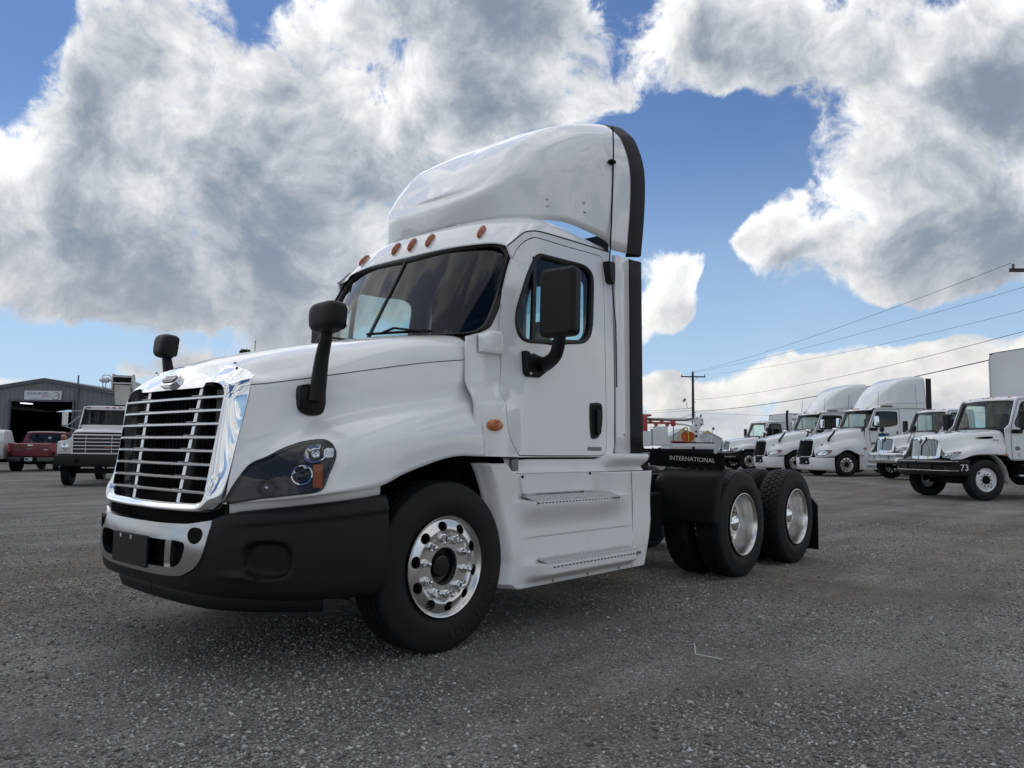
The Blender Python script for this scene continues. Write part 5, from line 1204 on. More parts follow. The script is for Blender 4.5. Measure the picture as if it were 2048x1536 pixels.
LTNET = [
 [(-.92,0,2.10),(-.93,.45,2.09),(-.96,.84,2.03),(-.98,.98,1.88),(-.98,1.02,1.70),(-.95,1.06,1.50),(-.90,1.14,1.30),(-.80,1.16,.86)],
 [(-.45,0,2.03),(-.45,.43,2.02),(-.45,.80,1.95),(-.45,.93,1.80),(-.45,.98,1.62),(-.45,1.08,1.48),(-.47,1.17,1.28),(-.56,1.19,.92)],
 [(.0,0,1.93),(.0,.42,1.92),(.0,.74,1.85),(.0,.86,1.72),(.0,.94,1.55),(.0,1.08,1.42),(.0,1.18,1.28),(.0,1.20,1.12)],
 [(.45,0,1.82),(.45,.40,1.81),(.45,.66,1.74),(.45,.78,1.60),(.46,.88,1.44),(.47,1.03,1.32),(.50,1.15,1.14),(.55,1.18,.86)],
 [(.85,0,1.70),(.85,.38,1.69),(.84,.57,1.63),(.85,.66,1.50),(.87,.75,1.32),(.88,.90,1.20),(.88,1.03,1.05),(.86,1.12,.83)],
 [(1.18,0,1.58),(1.17,.37,1.57),(1.14,.50,1.53),(1.15,.555,1.40),(1.17,.58,1.22),(1.19,.62,1.08),(1.20,.68,.95),(1.20,.78,.80)]]
NUMM = mat('unit_digits', (.20, .28, .38), .5)
BLUE = mat('blue_decal', (.02, .05, .22), .5)
def lt_truck(label, x, y, h, number):
    root = empty('sleeper_truck', (x, y, gz(x, y)), h, label, 'truck', 'white trucks parked in a row')
    hood = obj('hood', hood_vf(LTNET), PAINT2, root, ang=55, solid=.006)
    # bumper wraps from behind the grille to the wheel
    pc = cr1([(1.28, 0), (1.26, .40), (1.21, .66), (1.10, .88), (.92, 1.05), (.72, 1.15), (.58, 1.175)], 6)
    P = [[(px-d, py-d*.3, z) for d, z in ((.05, .80), (.0, .79), (-.015, .72), (-.012, .50), (.0, .36), (.03, .27), (.10, .245))] for px, py in pc]
    bu = obj('bumper', both(fix_out(grid_vf(P), (1, .3, 0))), PAINT2, root, ang=60, solid=.01)
    # black grille over hood front and bumper
    def gr(yy, zz): return 1.225+(1.5-zz)*.085-.16*(np.abs(yy)/.6)**2
    fg = lambda d: (lambda a, b: np.stack([gr(a, b)+d, a, b], -1))
    up_g = [(0, 1.52), (.40, 1.515), (.50, 1.49), (.515, 1.40), (.47, .95), (.44, .86), (.30, .83), (0, .83), (-.30, .83), (-.44, .86), (-.47, .95), (-.515, 1.40), (-.50, 1.49), (-.40, 1.515)]
    c = np.array((0, 1.18)); gri = obj('grille', fix_out(panel(cr1(up_g, 3, True), None, fg(.03), c, 80, 6, .08, off=(-1, 0, 0)), (1, 0, 0)), BLACKM, root, ang=50)
    obj('grille_frame', fix_out(panel(inset(cr1(up_g, 3, True), -.035, c), cr1(up_g, 3, True), fg(.032), c, 80, 3, .08, .02, off=(-1, 0, 0)), (1, 0, 0)), CHR_STRIPE, gri, ang=50)
    for k, z in enumerate(np.linspace(1.44, .92, 8)):
        hw = np.interp(z, [.9, 1.45], [.45, .50]); obj('grille_mesh_bar', tube([(gr(yy, z)+.036, yy, z) for yy in np.linspace(-hw, hw, 9)], .010, 5), BLACKM, gri)
    lo_g = [(0, .80), (.40, .80), (.44, .78), (.42, .56), (.38, .50), (0, .50), (-.38, .50), (-.42, .56), (-.44, .78), (-.40, .80)]
    c2 = np.array((0, .65)); lg = obj('lower_grille', fix_out(panel(cr1(lo_g, 3, True), None, fg(.045), c2, 60, 4, .06, off=(-1, 0, 0)), (1, 0, 0)), BLACKM, root, ang=50)
    for z in (.76, .70): obj('grille_rib', tube([(gr(yy, z)+.05, yy, z) for yy in np.linspace(-.40, .40, 9)], .012, 5), BLACKP, lg)
    for s in (1, -1):
        obj('fog_lamp', xf(lathe([(.045, 0), (.04, .015), (.001, .02)], 16, 'x'), (gr(.26, .58)+.045, s*.26, .58)), LAMPC, lg)
        obj('tow_hole', xf(box((0, 0, 0), (.03, .05, .08)), (1.235, s*.52, .42)), BLACKM, bu)
        pk = prism(rrect(.20, .16, .05), 'z', -.004, .004); nrm = np.array([.75, .66, 0]); obj('bumper_recess', on_frame(pk, (1.03, s*.965, .53), (s*.66*-1, .75, 0) if s < 0 else (-.66, .75, 0), (0, 0, 1)), PAINT2, bu, bevel=.003)
    # emblem chevron
    obj('emblem', xf(prism([(-.10, .06), (0, -.04), (.10, .06), (.06, .06), (0, .0), (-.06, .06)], 'x', 0, .02), (gr(0, 1.5)+.035, 0, 1.52)), CHROME, gri, bevel=.005)
    HGL = cr2(LTNET, 8, 6)
    def hp(u, v):
        a = min(max(u*8, 0), HGL.shape[0]-1.001); b = min(max(v*6, 0), HGL.shape[1]-1.001); i, j = int(a), int(b); s_, t_ = a-i, b-j
        return (HGL[i, j]*(1-s_)+HGL[i+1, j]*s_)*(1-t_)+(HGL[i, j+1]*(1-s_)+HGL[i+1, j+1]*s_)*t_
    hlp = cr1([(4.85, 6.55), (4.75, 5.95), (4.35, 5.75), (3.75, 5.85), (3.45, 6.05), (3.55, 6.30), (4.0, 6.60), (4.5, 6.72)], 4, True); hlc = hlp.mean(0)
    for s in (1, -1):
        fh = lambda d: (lambda a, b: np.array([hp(u, v)+np.array([.6, .75, .25])*d for u, v in zip(a, b)]))
        hl = obj('headlight', fix_out(panel(hlp, None, fh(.014), hlc, 48, 5, .03, off=(-.6, -.7, 0)), (.6, .7, .1)), LAMPC, root, s=s, ang=50)
        obj('headlight_rim', fix_out(panel(inset(hlp, -.05, hlc), inset(hlp, .06, hlc), fh(.018), hlc, 48, 2, .02, .004, off=(-.6, -.7, 0)), (.6, .7, .1)), BLACKG, hl, s=s)
        obj('turn_signal', fix_out(panel(hlp*[.25, .45]+np.array([3.62, 6.1])*[.75, .55], None, fh(.021), np.array([3.62, 6.1])*[.75, .55]+hlc*[.25, .45], 30, 3, .01, off=(-.6, -.7, 0)), (.6, .7, .1)), AMBERD, hl, s=s)
        for u, v in ((4.3, 6.2), (4.0, 6.2)): obj('headlamp', xf(blob_box((.03, .03, .045), 5, 2.2), hp(u, v)+np.array([.6, .75, .25])*.014), CHROME, hl, s=s)
        t = text_vf(number, .105, .001); obj('unit_number', on_frame(t, (.70, s*1.162, .91) if False else hp(3.55, 6.86)*[1, s, 1]+np.array([0, s*.012, 0]), (-s*.92, .25 if s < 0 else .30, 0), (0, 0, 1)), NUMM, root, ang=0)
        # hood mirror
        m_ = obj('hood_mirror', xf(blob_box((.10, .15, .065), 6, 2.6), (.42, s*1.02, 1.98)), CHROME, root, ang=60)
        obj('mirror_stalk', tube(cr1([(.62, s*.82, 1.50), (.60, s*.86, 1.62), (.47, s*.97, 1.84), (.44, s*1.0, 1.93)], 4), np.interp(np.linspace(0, 1, 13), [0, .3, 1], [.06, .045, .035]), 8), BLACKP, m_)
        obj('hood_air_vent', xf(blob_box((.07, .015, .035), 5, 2.4), hp(4.0, 4.0)*[1, s, 1]), GREYL, root)
        a = np.radians(np.linspace(-15, 195, 24)); P = np.array([[(.62*math.cos(t), yy, .505+.62*math.sin(t)) for yy in (.6, 1.10)] for t in a])
        obj('wheel_housing', fix_out(grid_vf(P), (0, 0, -1)), DARK, root, s=s)
        obj('side_repeater', box((-.86, s*1.165, 1.20), (.13, .02, .06)), AMBERD, root)
        bg_wheel(root, 0, s*1.02, RIM_ALU)
        for xx in (-4.6, -5.92): bg_wheel(root, xx, s*1.08, RIM_DISH, False)
        # skirts
        P = [[(xx, 1.12+.03*(1-abs((z-.7)/.4)), z) for z in (.30, .32, .55, .80, 1.0, 1.10, 1.12)] for xx in (-.62, -.80, -2.0, -3.7)]
        sk = obj('side_skirt', fix_out(grid_vf(P), (0, 1, 0)), PAINT2, root, s=s, ang=50, solid=.02)
        obj('skirt_step', box((-1.5, s*1.17, .48), (1.1, .10, .03)), ALU2, sk)
        obj('frame_rail', box((-3.4, s*.42, .84), (5.6, .08, .25)), FRAME, root)
    # cab and sleeper: side sheet with door window and sleeper window
    out = [(-.94,1.12),(-.95,1.70),(-.98,2.06),(-1.10,2.10),(-1.42,2.84),(-1.52,2.92),(-3.88,2.96),(-3.90,2.5),(-3.90,1.06),(-1.1,1.06)]
    win = [(-1.35,2.14),(-1.40,2.40),(-1.52,2.74),(-1.66,2.78),(-2.42,2.78),(-2.50,2.70),(-2.50,2.30),(-2.44,2.22),(-2.0,2.14)]
    side_panels(root, out, win, 1.06, 1.03, 1.9, 2.96)
    for s in (1, -1):
        d = cr1([(-1.42,1.14),(-1.20,1.50),(-1.16,2.0),(-1.34,2.50),(-1.48,2.84),(-1.60,2.87),(-2.55,2.87),(-2.62,2.80),(-2.62,1.25),(-2.55,1.14)], 4, True)
        obj('door_gap', tube([(px, s*1.062-s*.03*min(1, max(0, (pz-1.9)/1.06))**1.6, pz) for px, pz in np.vstack([d, d[:1]])], .008, 5, False), BLACKM, root)
        obj('vent_bar', box((-1.62, s*1.045, 2.46), (.04, .02, .62)), SEAL, root)
        obj('door_handle', box((-2.48, s*1.07, 1.85), (.05, .03, .20)), BLACKP, root)
        obj('door_decal_box', box((-1.83, s*1.068, 1.78), (.50, .006, .14)), BLUE, root)
        obj('door_emblem', xf(lathe([(.07, 0), (.06, .008), (.001, .009)], 20, 'y'), (-1.34, s*1.062, 1.42), sc=(1.5, s, .8)), GREYL, root)
        # chrome mirrors on black arms
        dm = obj('door_mirror', xf(prism(rrect(.20, .42, .05, 5), 'x', -.06, .06), (-1.30, s*1.36, 2.36)), CHROME, root, bevel=.03, ang=70)
        obj('mirror_arm', join(tube(cr1([(-1.36, s*1.05, 2.02), (-1.33, s*1.2, 2.0), (-1.30, s*1.34, 2.06), (-1.30, s*1.36, 2.16)], 4), .05, 8), xf(box((0, 0, 0), (.34, .06, .12)), (-1.36, s*1.07, 2.02))), BLACKP, dm)
        obj('antenna', tube([(-1.60, s*1.04, 2.93), (-1.66, s*1.04, 3.65)], .008, 5), BLACKM, root)
    cab_front(root, None, 2.09, 2.80, -.99, -1.36, 1.0, .18)
    P = [[(x_-.16*(abs(yy)/1.0)**2.4, yy, z) for x_, z in ((-1.42, 2.93), (-1.34, 2.955), (-1.20, 2.90), (-1.16, 2.85), (-1.20, 2.83), (-1.42, 2.81))] for yy in np.linspace(-1.0, 1.0, 21)]
    vis = obj('sun_visor', fix_out(grid_vf(P), (1, 0, 0)), PAINT2, root, ang=50)
    for yy in (0, .17, -.17, .72, -.72): obj('marker_light', xf(blob_box((.05, .06, .02), 4, 2.5), (-1.26-.16*abs(yy)**2.4, yy, 2.935)), AMBER, vis)
    P = [[(x_-.16*(abs(yy)/1.0)**2.4, yy, z) for x_, z in ((-1.20, 2.83), (-1.34, 2.76))] for yy in np.linspace(-.96, .96, 21)]
    obj('visor_shade', fix_out(grid_vf(P), (1, 0, -1)), BLACKG, vis, solid=.01)
    # high roof: nose cap rising to a tall flat rear
    st = [(-1.40, 2.93, .50, .90), (-1.52, 3.05, .62, .98), (-1.75, 3.32, .74, 1.02), (-2.05, 3.68, .84, 1.04), (-2.45, 4.02, .93, 1.05), (-2.95, 4.26, .99, 1.06), (-3.5, 4.36, 1.02, 1.07), (-3.92, 4.38, 1.03, 1.08)]
    G = [[(x_, 0, zt+.03), (x_, hw*.5, zt+.015), (x_, hw*.82, zt-.04), (x_, hw*.97, zt-.13-.06*(k_ > 2)), (x_, lerp(hw, bw_, .5), lerp(zt-.2, 2.94, .45)), (x_, bw_, lerp(zt-.2, 2.94, .8)), (x_, bw_, 2.93)] for k_, (x_, zt, hw, bw_) in enumerate(st)]
    rf = obj('roof_fairing', both(fix_out(grid_vf(cr2(G, 5, 5)), (0, .3, .7))), PAINT2, root, ang=60, solid=.008)
    for s in (1, -1):
        obj('fairing_seam', tube([(x_, s*(b_+.004), 3.08+.02*i) for i, (x_, zt, hw, b_) in enumerate(st[1:])], .006, 5), GREYL, rf)
        obj('fairing_scoop', xf(blob_box((.35, .012, .05), 6, 2.2), (-2.05, s*1.045, 3.02)), GREYL, rf)
        obj('panel_joint', tube([(-3.45, s*1.075, 2.95), (-3.45, s*1.075, 3.4), (-3.45, s*1.045, 3.95)], .005, 5), GREYL, rf)
        obj('side_extender', fix_out(grid_vf([[(xx, 1.085, z) for xx in (-3.90, -4.18)] for z in (1.2, 2.95)]), (0, 1, 0)), PAINT2, root, s=s, solid=.02)
        ex = obj('extender_rubber', box((-4.06, s*1.075, 3.58), (.26, .02, 1.36)), BLACKP, rf)
        obj('extender_edge', box((-4.25, s*1.085, 2.05), (.14, .02, 1.75)), BLACKP, root)
    obj('back_wall', box((-3.90, 0, 2.5), (.05, 2.06, 2.9)), PAINT2, root)
    obj('cab_floor', box((-2.4, 0, 1.10), (2.9, 2.0, .08)), INTERD, root)
    obj('cab_partition', box((-2.60, 0, 2.1), (.05, 1.98, 1.9)), INTERD, root)
    obj('dashboard', prism([(-1.1, 2.06), (-1.3, 2.09), (-1.45, 1.98), (-1.35, 1.3), (-1.1, 1.3)], 'y', -.95, .95), INTERD, root, bevel=.03)
    for yy in (.48, -.48): obj('seat', join(box((-1.95, yy, 1.75), (.48, .5, .15)), box((-2.2, yy, 2.15), (.14, .48, .8))), SEATM, root, bevel=.05)
    for s in (1, -1): obj('wiper', tube([(-1.0, s*.12, 2.125), (-1.05, s*.62, 2.15)], .012, 5), BLACKM, root)
    obj('engine_bay', join(box((.2, 0, 1.0), (1.7, 1.1, .9)), box((-.9, 0, 1.5), (.06, 1.9, 1.0))), DARK, root)
    return root
lt_truck('white sleeper truck with black grille parked next to the truck with the chrome bumper', -31.17, -7.47, -.66, '74276')
lt_truck('white sleeper truck with black grille, farther one, beside the truck with the exhaust stack', -33.9, -10.7, -.69, '74275')

# ------------------------------------------------------------------ left: workshop, pickup, crane truck, service truck
SHEETM = mat('grey_sheet_metal', (.165, .178, .195), .55, .1, var=(1.5, (.19, .20, .215), .4, .8))
TRIMM = mat('dark_trim', (.10, .105, .115), .6)
bx_, by_ = -13.94, -51.8
BAZ = R(131.6)
shop = empty('workshop_building', (bx_, by_, gz(bx_, by_)-.02), BAZ, 'grey corrugated metal workshop with wide dark doorway and white sign', 'building')
# local frame: x along the front to the right in the picture, -y towards the yard
HWB, RZ, SL = 9.0, 5.45, .172
def rz(x): return RZ-SL*abs(x)
def corr(x0, x1, zf0, zf1, y=0.0, pitch=.30):
    # ribbed sheet between x0 and x1
    xs = []; k = math.floor(x0/pitch)
    prof_ = [(0, 0), (.36, 0), (.44, .035), (.56, .035), (.64, 0)]
    while k*pitch < x1:
        for a, d in prof_:
            xx = (k+a)*pitch
            if x0 < xx < x1: xs.append((xx, d))
        k += 1
    xs = [(x0, 0)]+xs+[(x1, 0)]
    P = [[(x, y-d, zf0(x)), (x, y-d, zf1(x))] for x, d in xs]
    return fix_out(grid_vf(P), (0, -1, 0))
xs_ = np.arange(-HWB, HWB+.01, .9)
for a, b in zip(xs_[:-1], xs_[1:]):
    a, b = round(float(a), 3), round(float(b), 3)
    if b <= -2.2 or a >= 2.0: obj('wall_sheet', corr(a, b, lambda x: 0, lambda x: rz(x)-.02), SHEETM, shop, ang=20)
    else:
        obj('wall_sheet', corr(a, b, lambda x: 4.03, lambda x: rz(x)-.02), SHEETM, shop, ang=20)
        if a < -2.2 < b: obj('wall_sheet', corr(a, -2.2, lambda x: 0, lambda x: 4.03), SHEETM, shop, ang=20)
        if a < 2.0 < b: obj('wall_sheet', corr(2.0, b, lambda x: 0, lambda x: 4.03), SHEETM, shop, ang=20)
for s in (-1, 1):
    obj('rake_trim', prism([(0, RZ+.10), (s*(HWB+.3), RZ+.10-SL*(HWB+.3)), (s*(HWB+.3), RZ-.14-SL*(HWB+.3)), (0, RZ-.14)], 'y', -.12, .02), TRIMM, shop, ang=20)
    obj('roof', fix_out(grid_vf([[(0, y, RZ+.10), (s*(HWB+.3), y, RZ+.10-SL*(HWB+.3))] for y in (-.10, 16)]), (0, 0, 1)), SHEETM, shop, ang=20, solid=.05)
    obj('side_wall', box((s*HWB, 8, rz(HWB)/2), (.06, 15.9, rz(HWB))), SHEETM, shop)
    obj('door_jamb', box((-2.2 if s < 0 else 2.0, -.02, 2.02), (.14, .16, 4.06)), TRIMM, shop)
obj('door_header', box((-.1, -.02, 4.06), (4.3, .16, .12)), TRIMM, shop)
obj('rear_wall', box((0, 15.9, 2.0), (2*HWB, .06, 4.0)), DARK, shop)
obj('workshop_floor', box((0, 8, .015), (2*HWB-.1, 15.8, .02)), mat('dark_concrete', (.05, .05, .05), .8), shop)
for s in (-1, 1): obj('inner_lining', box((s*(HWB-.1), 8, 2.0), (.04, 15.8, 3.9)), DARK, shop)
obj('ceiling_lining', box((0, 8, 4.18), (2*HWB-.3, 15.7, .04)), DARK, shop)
LIT = bpy.data.materials.new('lit_tube'); LIT.use_nodes = True; LIT.node_tree.nodes['Principled BSDF'].inputs['Emission Color'].default_value = (.9, .95, 1, 1); LIT.node_tree.nodes['Principled BSDF'].inputs['Emission Strength'].default_value = 1.2
for x, y, L_ in ((-1.75, 1.0, .30), (1.30, 1.6, .16)): obj('ceiling_lamp', box((x, y, 3.92), (L_, .9, .06)), LIT, shop)
obj('vent_pipe', tube([(2.25, -.12, .0), (2.25, -.12, 5.15), (2.25, -.12, 5.75)], .05, 8), TRIMM, shop)
# sign
SIGNW = mat('sign_white', (.62, .64, .68), .5); SIGND = mat('sign_navy', (.015, .02, .035), .5); SIGNR = mat('sign_red', (.42, .10, .07), .5); SIGNG = mat('sign_grey', (.28, .31, .36), .5)
sign = obj('name_sign', box((-.03, -.075, 4.36), (2.44, .04, .70)), SIGNW, shop)
def sg(txt, size, cx, cz, m_, shear=.25, sx=1.0):
    V, F = text_vf(txt, size, .002, 2); V = V*[sx, 1, 1]; V[:, 0] += V[:, 1]*shear
    return obj('sign_lettering', on_frame((V, F), (cx, -.098, cz), (1, 0, 0), (0, 0, 1)), m_, sign, ang=0)
sg('ACCELERATED', .215, -.36, 4.515, SIGND, .25, .98); sg('SERVICE', .17, .18, 4.345, SIGNR, .25, .95); sg('COMMERCIAL TRUCK & TRAILER', .062, -.32, 4.185, SIGNG, .0, 1.0)
def arc_pts(r0, r1, a0, a1, cx, cz, n=24):
    a = np.linspace(R(a0), R(a1), n); P = [[(cx+r*math.cos(t), -.099, cz+r*math.sin(t)) for r in (r0, r1)] for t in a]; return fix_out(grid_vf(P), (0, -1, 0))
obj('dial_arc', arc_pts(.225, .26, 60, 120, .82, 4.36), SIGND, sign, ang=0); obj('dial_arc', arc_pts(.225, .26, 200, 330, .82, 4.36), SIGND, sign, ang=0); obj('dial_arc', arc_pts(.195, .26, -28, 52, .82, 4.36), SIGNR, sign, ang=0)
obj('dial_needle', fix_out(grid_vf([[(.80, -.099, 4.33), (.84, -.099, 4.30)], [(1.0, -.099, 4.50), (1.01, -.099, 4.49)]]), (0, -1, 0)), SIGND, sign, ang=0)

# red pickup, seen from behind
REDP = mat('maroon_paint', (.13, .008, .016), .36, 0, .35, .08); PBUMP = mat('pickup_bumper', (.060, .066, .064), .42, .3); PLATE = mat('plate_white', (.55, .56, .58), .5)
px_, py_ = -10.05, -38.4
pk = empty('pickup_truck', (px_, py_, gz(px_, py_)), R(-123), 'maroon pickup truck parked tail first in front of the workshop doorway', 'pickup truck')
# local: rear axle at x=-0.9... nose along +x
bed = [(-2.02,.72),(-2.04,1.10),(-2.0,1.32),(-.35,1.33),(-.33,.62),(-.45,.62)]
def side_of(pts, yb, yt): return [(x, yb if z < 1.2 else yt, z) for x, z in pts]
for s in (1, -1):
    a = np.radians(np.linspace(0, 180, 13)); arch = [(-.92+.43*math.cos(t), .45+.43*math.sin(t)) for t in a[::-1]]
    out = np.array([(-2.03,.70),(-2.04,1.10),(-2.0,1.34),(-.32,1.34),(-.32,.50),(-.47,.50)]+[(q[0], q[1]) for q in arch[::-1]]+[(-1.38,.62)])
    top = np.array([[(x, .985-.02*max(0, z-1.0), z) for z in (np.interp(x, [-2.03, -1.36, -1.35, -.92, -.49, -.48, -.3], [.64, .62, .45, .88, .45, .5, .5]) if abs(x+.92) > .43 else .45+math.sqrt(max(0, .43**2-(x+.92)**2)), 1.0, 1.2, 1.33, 1.345)] for x in np.r_[np.linspace(-2.03, -1.36, 6), np.linspace(-1.349, -.491, 17), np.linspace(-.48, -.32, 3)]])
    obj('bed_side', fix_out(grid_vf(top), (0, 1, 0)), REDP, pk, s=s, ang=40, solid=.05)
    obj('tail_lamp', box((-2.035, s*.925, 1.10), (.04, .10, .36)), REDL, pk, bevel=.01)
    obj('arch_trim', tube([(q[0], s*.99, q[1]) for q in arch], .035, 6), PBUMP, pk)
    obj('cab_side', fix_out(panel(np.array([(-.30,.50),(-.30,1.32),(-.22,1.36),(.02,1.86),(.20,1.91),(1.25,1.90),(1.75,1.40),(1.85,1.32),(1.85,.50)]), cr1([(.0,1.38),(.15,1.78),(.35,1.82),(1.15,1.80),(1.50,1.42),(1.45,1.36),(.1,1.35)], 3, True), lambda a, b: np.stack([a, .99-.16*np.clip((b-1.3)/.6, 0, 1), b], -1), np.array((.75, 1.5)), 80, 5, .03), (0, 1, 0)), REDP, pk, s=s, ang=45)
    obj('side_glass', fix_out(panel(cr1([(.0,1.38),(.15,1.78),(.35,1.82),(1.15,1.80),(1.50,1.42),(1.45,1.36),(.1,1.35)], 3, True), None, lambda a, b: np.stack([a, .98-.16*np.clip((b-1.3)/.6, 0, 1), b], -1), np.array((.75, 1.55)), 40, 2, .004), (0, 1, 0)), GLASSD, pk, s=s)
    obj('front_fender', box((2.4, s*.93, .92), (1.1, .12, .62)), REDP, pk, bevel=.05)
    for xx in (-.92, 2.55):
        w = link(bpy.data.objects.new('wheel', RIM_STEEL), pk); w.location = (xx, s*.84, .395); w.scale = (.78, 1.0, .78); w.rotation_euler = (0, 0, 0 if s > 0 else math.pi); link(bpy.data.objects.new('tyre', TYRE_BG), w)
    obj('mirror', box((1.45, s*1.10, 1.42), (.12, .2, .18)), BLACKP, pk, bevel=.03)
tg = obj('tailgate', fix_out(grid_vf([[(x_, yy, z) for x_, z in ((-2.0, .70), (-2.045, .74), (-2.06, 1.0), (-2.05, 1.30), (-2.0, 1.34), (-1.94, 1.34))] for yy in np.linspace(-.885, .885, 12)]), (-1, 0, 0)), REDP, pk, ang=40, solid=.03)
obj('tailgate_handle', box((-2.07, .05, 1.24), (.03, .22, .07)), CHROME, tg, bevel=.01)
obj('tailgate_badge', box((-2.063, .10, 1.08), (.006, .30, .035)), GREYL, tg); obj('tailgate_badge', box((-2.063, -.62, 1.05), (.006, .20, .04)), PLATE, tg); obj('tailgate_badge', box((-2.063, .62, 1.04), (.006, .24, .03)), GREYL, tg)
bp_ = obj('rear_bumper', fix_out(grid_vf([[(x_+.10*(abs(yy)/.98)**3, yy, z) for x_, z in ((-2.05, .70), (-2.17, .69), (-2.20, .62), (-2.19, .50), (-2.10, .46))] for yy in np.linspace(-.99, .99, 15)]), (-1, 0, 0)), PBUMP, pk, ang=40, solid=.02)
obj('plate_recess', box((-2.195, .05, .575), (.02, .70, .20)), BLACKM, bp_); obj('number_plate', box((-2.21, .05, .59), (.01, .32, .16)), PLATE, bp_)
obj('plate_mark', box((-2.216, .12, .59), (.004, .13, .08)), SIGND, bp_)
rw = panel(rrect(1.50, .46, .10, 5, (0, 1.60)), None, lambda a, b: np.stack([-.26+(b-1.36)*.55, a*(1-.10*(b-1.4)), b], -1), np.array((0., 1.6)), 60, 3, .01, off=(1, 0, 0))
obj('rear_glass', fix_out(rw, (-1, 0, 0)), GLASSD, pk); obj('glass_decal', box((-.15, -.22, 1.62), (.012, .14, .09)), PLATE, pk)
obj('cab_back', fix_out(panel(rrect(1.80, .60, .12, 5, (0, 1.58)), rrect(1.48, .44, .10, 5, (0, 1.60)), lambda a, b: np.stack([-.275+(b-1.36)*.55, a*(1-.12*(b-1.4)), b], -1), np.array((0., 1.6)), 60, 2, .05, .02, off=(1, 0, 0)), (-1, 0, 0)), REDP, pk, ang=40)
obj('cab_roof', fix_out(grid_vf(cr2([[(x_, yy, z+.03*(1-(yy/.82)**2)) for yy in (-.83, -.6, 0, .6, .83)] for x_, z in ((-.02, 1.85), (.2, 1.915), (.8, 1.92), (1.2, 1.89), (1.35, 1.82))], 3, 3)), (0, 0, 1)), REDP, pk, ang=50, solid=.03)
obj('windscreen', fix_out(grid_vf([[(1.33, yy, 1.83), (1.85, yy*1.1, 1.34)] for yy in np.linspace(-.75, .75, 6)]), (1, 0, .5)), GLASSD, pk)
obj('bonnet', fix_out(grid_vf(cr2([[(x_, yy, z-.06*abs(yy/.95)**2) for yy in (-.95, -.5, 0, .5, .95)] for x_, z in ((1.8, 1.33), (2.4, 1.27), (2.95, 1.18), (3.0, .7))], 3, 3)), (0, 0, 1)), REDP, pk, ang=50)
obj('bed_floor', box((-1.15, 0, .76), (1.7, 1.8, .05)), DARK, pk); obj('underside', box((.4, 0, .55), (4.4, 1.3, .25)), DARK, pk); obj('cabin_fill', box((.75, 0, 1.0), (2.0, 1.8, .7)), INTERD, pk)
for s in (1, -1): obj('seat', box((.4, s*.42, 1.40), (.18, .5, .5)), SEATM, pk, bevel=.05)
obj('spare_wheel', xf(lathe([(.20, -.1), (.36, -.1), (.38, 0), (.36, .1), (.20, .1)], 24, 'z'), (-1.55, 0, .44)), RUBBER, pk); obj('rear_axle', xf(lathe([(.001, -.7), (.06, -.7), (.06, -.2), (.15, 0), (.06, .2), (.06, .7), (.001, .7)], 12, 'y'), (-.92, 0, .40)), DARK, pk)

# white service truck at the left edge
SVW = mat('service_white', (.66, .67, .66), .4, 0, .4, .1)
sx_, sy_ = -7.0, -37.6
sv = empty('service_truck', (sx_, sy_, gz(sx_, sy_)), R(-123), 'white service body truck cut off by the left edge of the photo', 'truck')
for s in (1, -1):
    obj('tool_cabinet', box((-1.0, s*.82, 1.10), (2.3, .40, .72)), SVW, sv, bevel=.02)
    obj('cabinet_door', box((-1.5, s*1.025, 1.12), (.9, .02, .56)), SVW, sv, bevel=.01); obj('cabinet_door', box((-.45, s*1.025, 1.12), (.9, .02, .56)), SVW, sv, bevel=.01)
    for xx in (-1.3, 2.2):
        w = link(bpy.data.objects.new('wheel', RIM_STEEL), sv); w.location = (xx, s*.86, .41); w.scale = (.80, 1, .80); w.rotation_euler = (0, 0, 0 if s > 0 else math.pi); link(bpy.data.objects.new('tyre', TYRE_BG), w)
    obj('rack_post', box((-2.0, s*.90, 1.63), (.16, .22, .36)), SVW, sv, bevel=.02); obj('tail_lamp', box((-2.16, s*.85, .86), (.02, .10, .08)), REDL, sv)
obj('service_tailgate', box((-2.1, 0, 1.02), (.05, 1.3, .55)), SVW, sv, bevel=.01); obj('service_bumper', box((-2.25, 0, .58), (.22, 1.9, .14)), FRAME, sv, bevel=.02); obj('service_floor', box((-1.0, 0, .76), (2.2, 1.3, .06)), SVW, sv)
obj('cab_box', prism([(.25, .6), (.25, 1.85), (.5, 1.98), (1.3, 1.95), (1.75, 1.40), (2.7, 1.30), (2.75, .6)], 'y', -.95, .95), SVW, sv, bevel=.05); obj('underside', box((.3, 0, .55), (4.2, 1.2, .25)), DARK, sv)

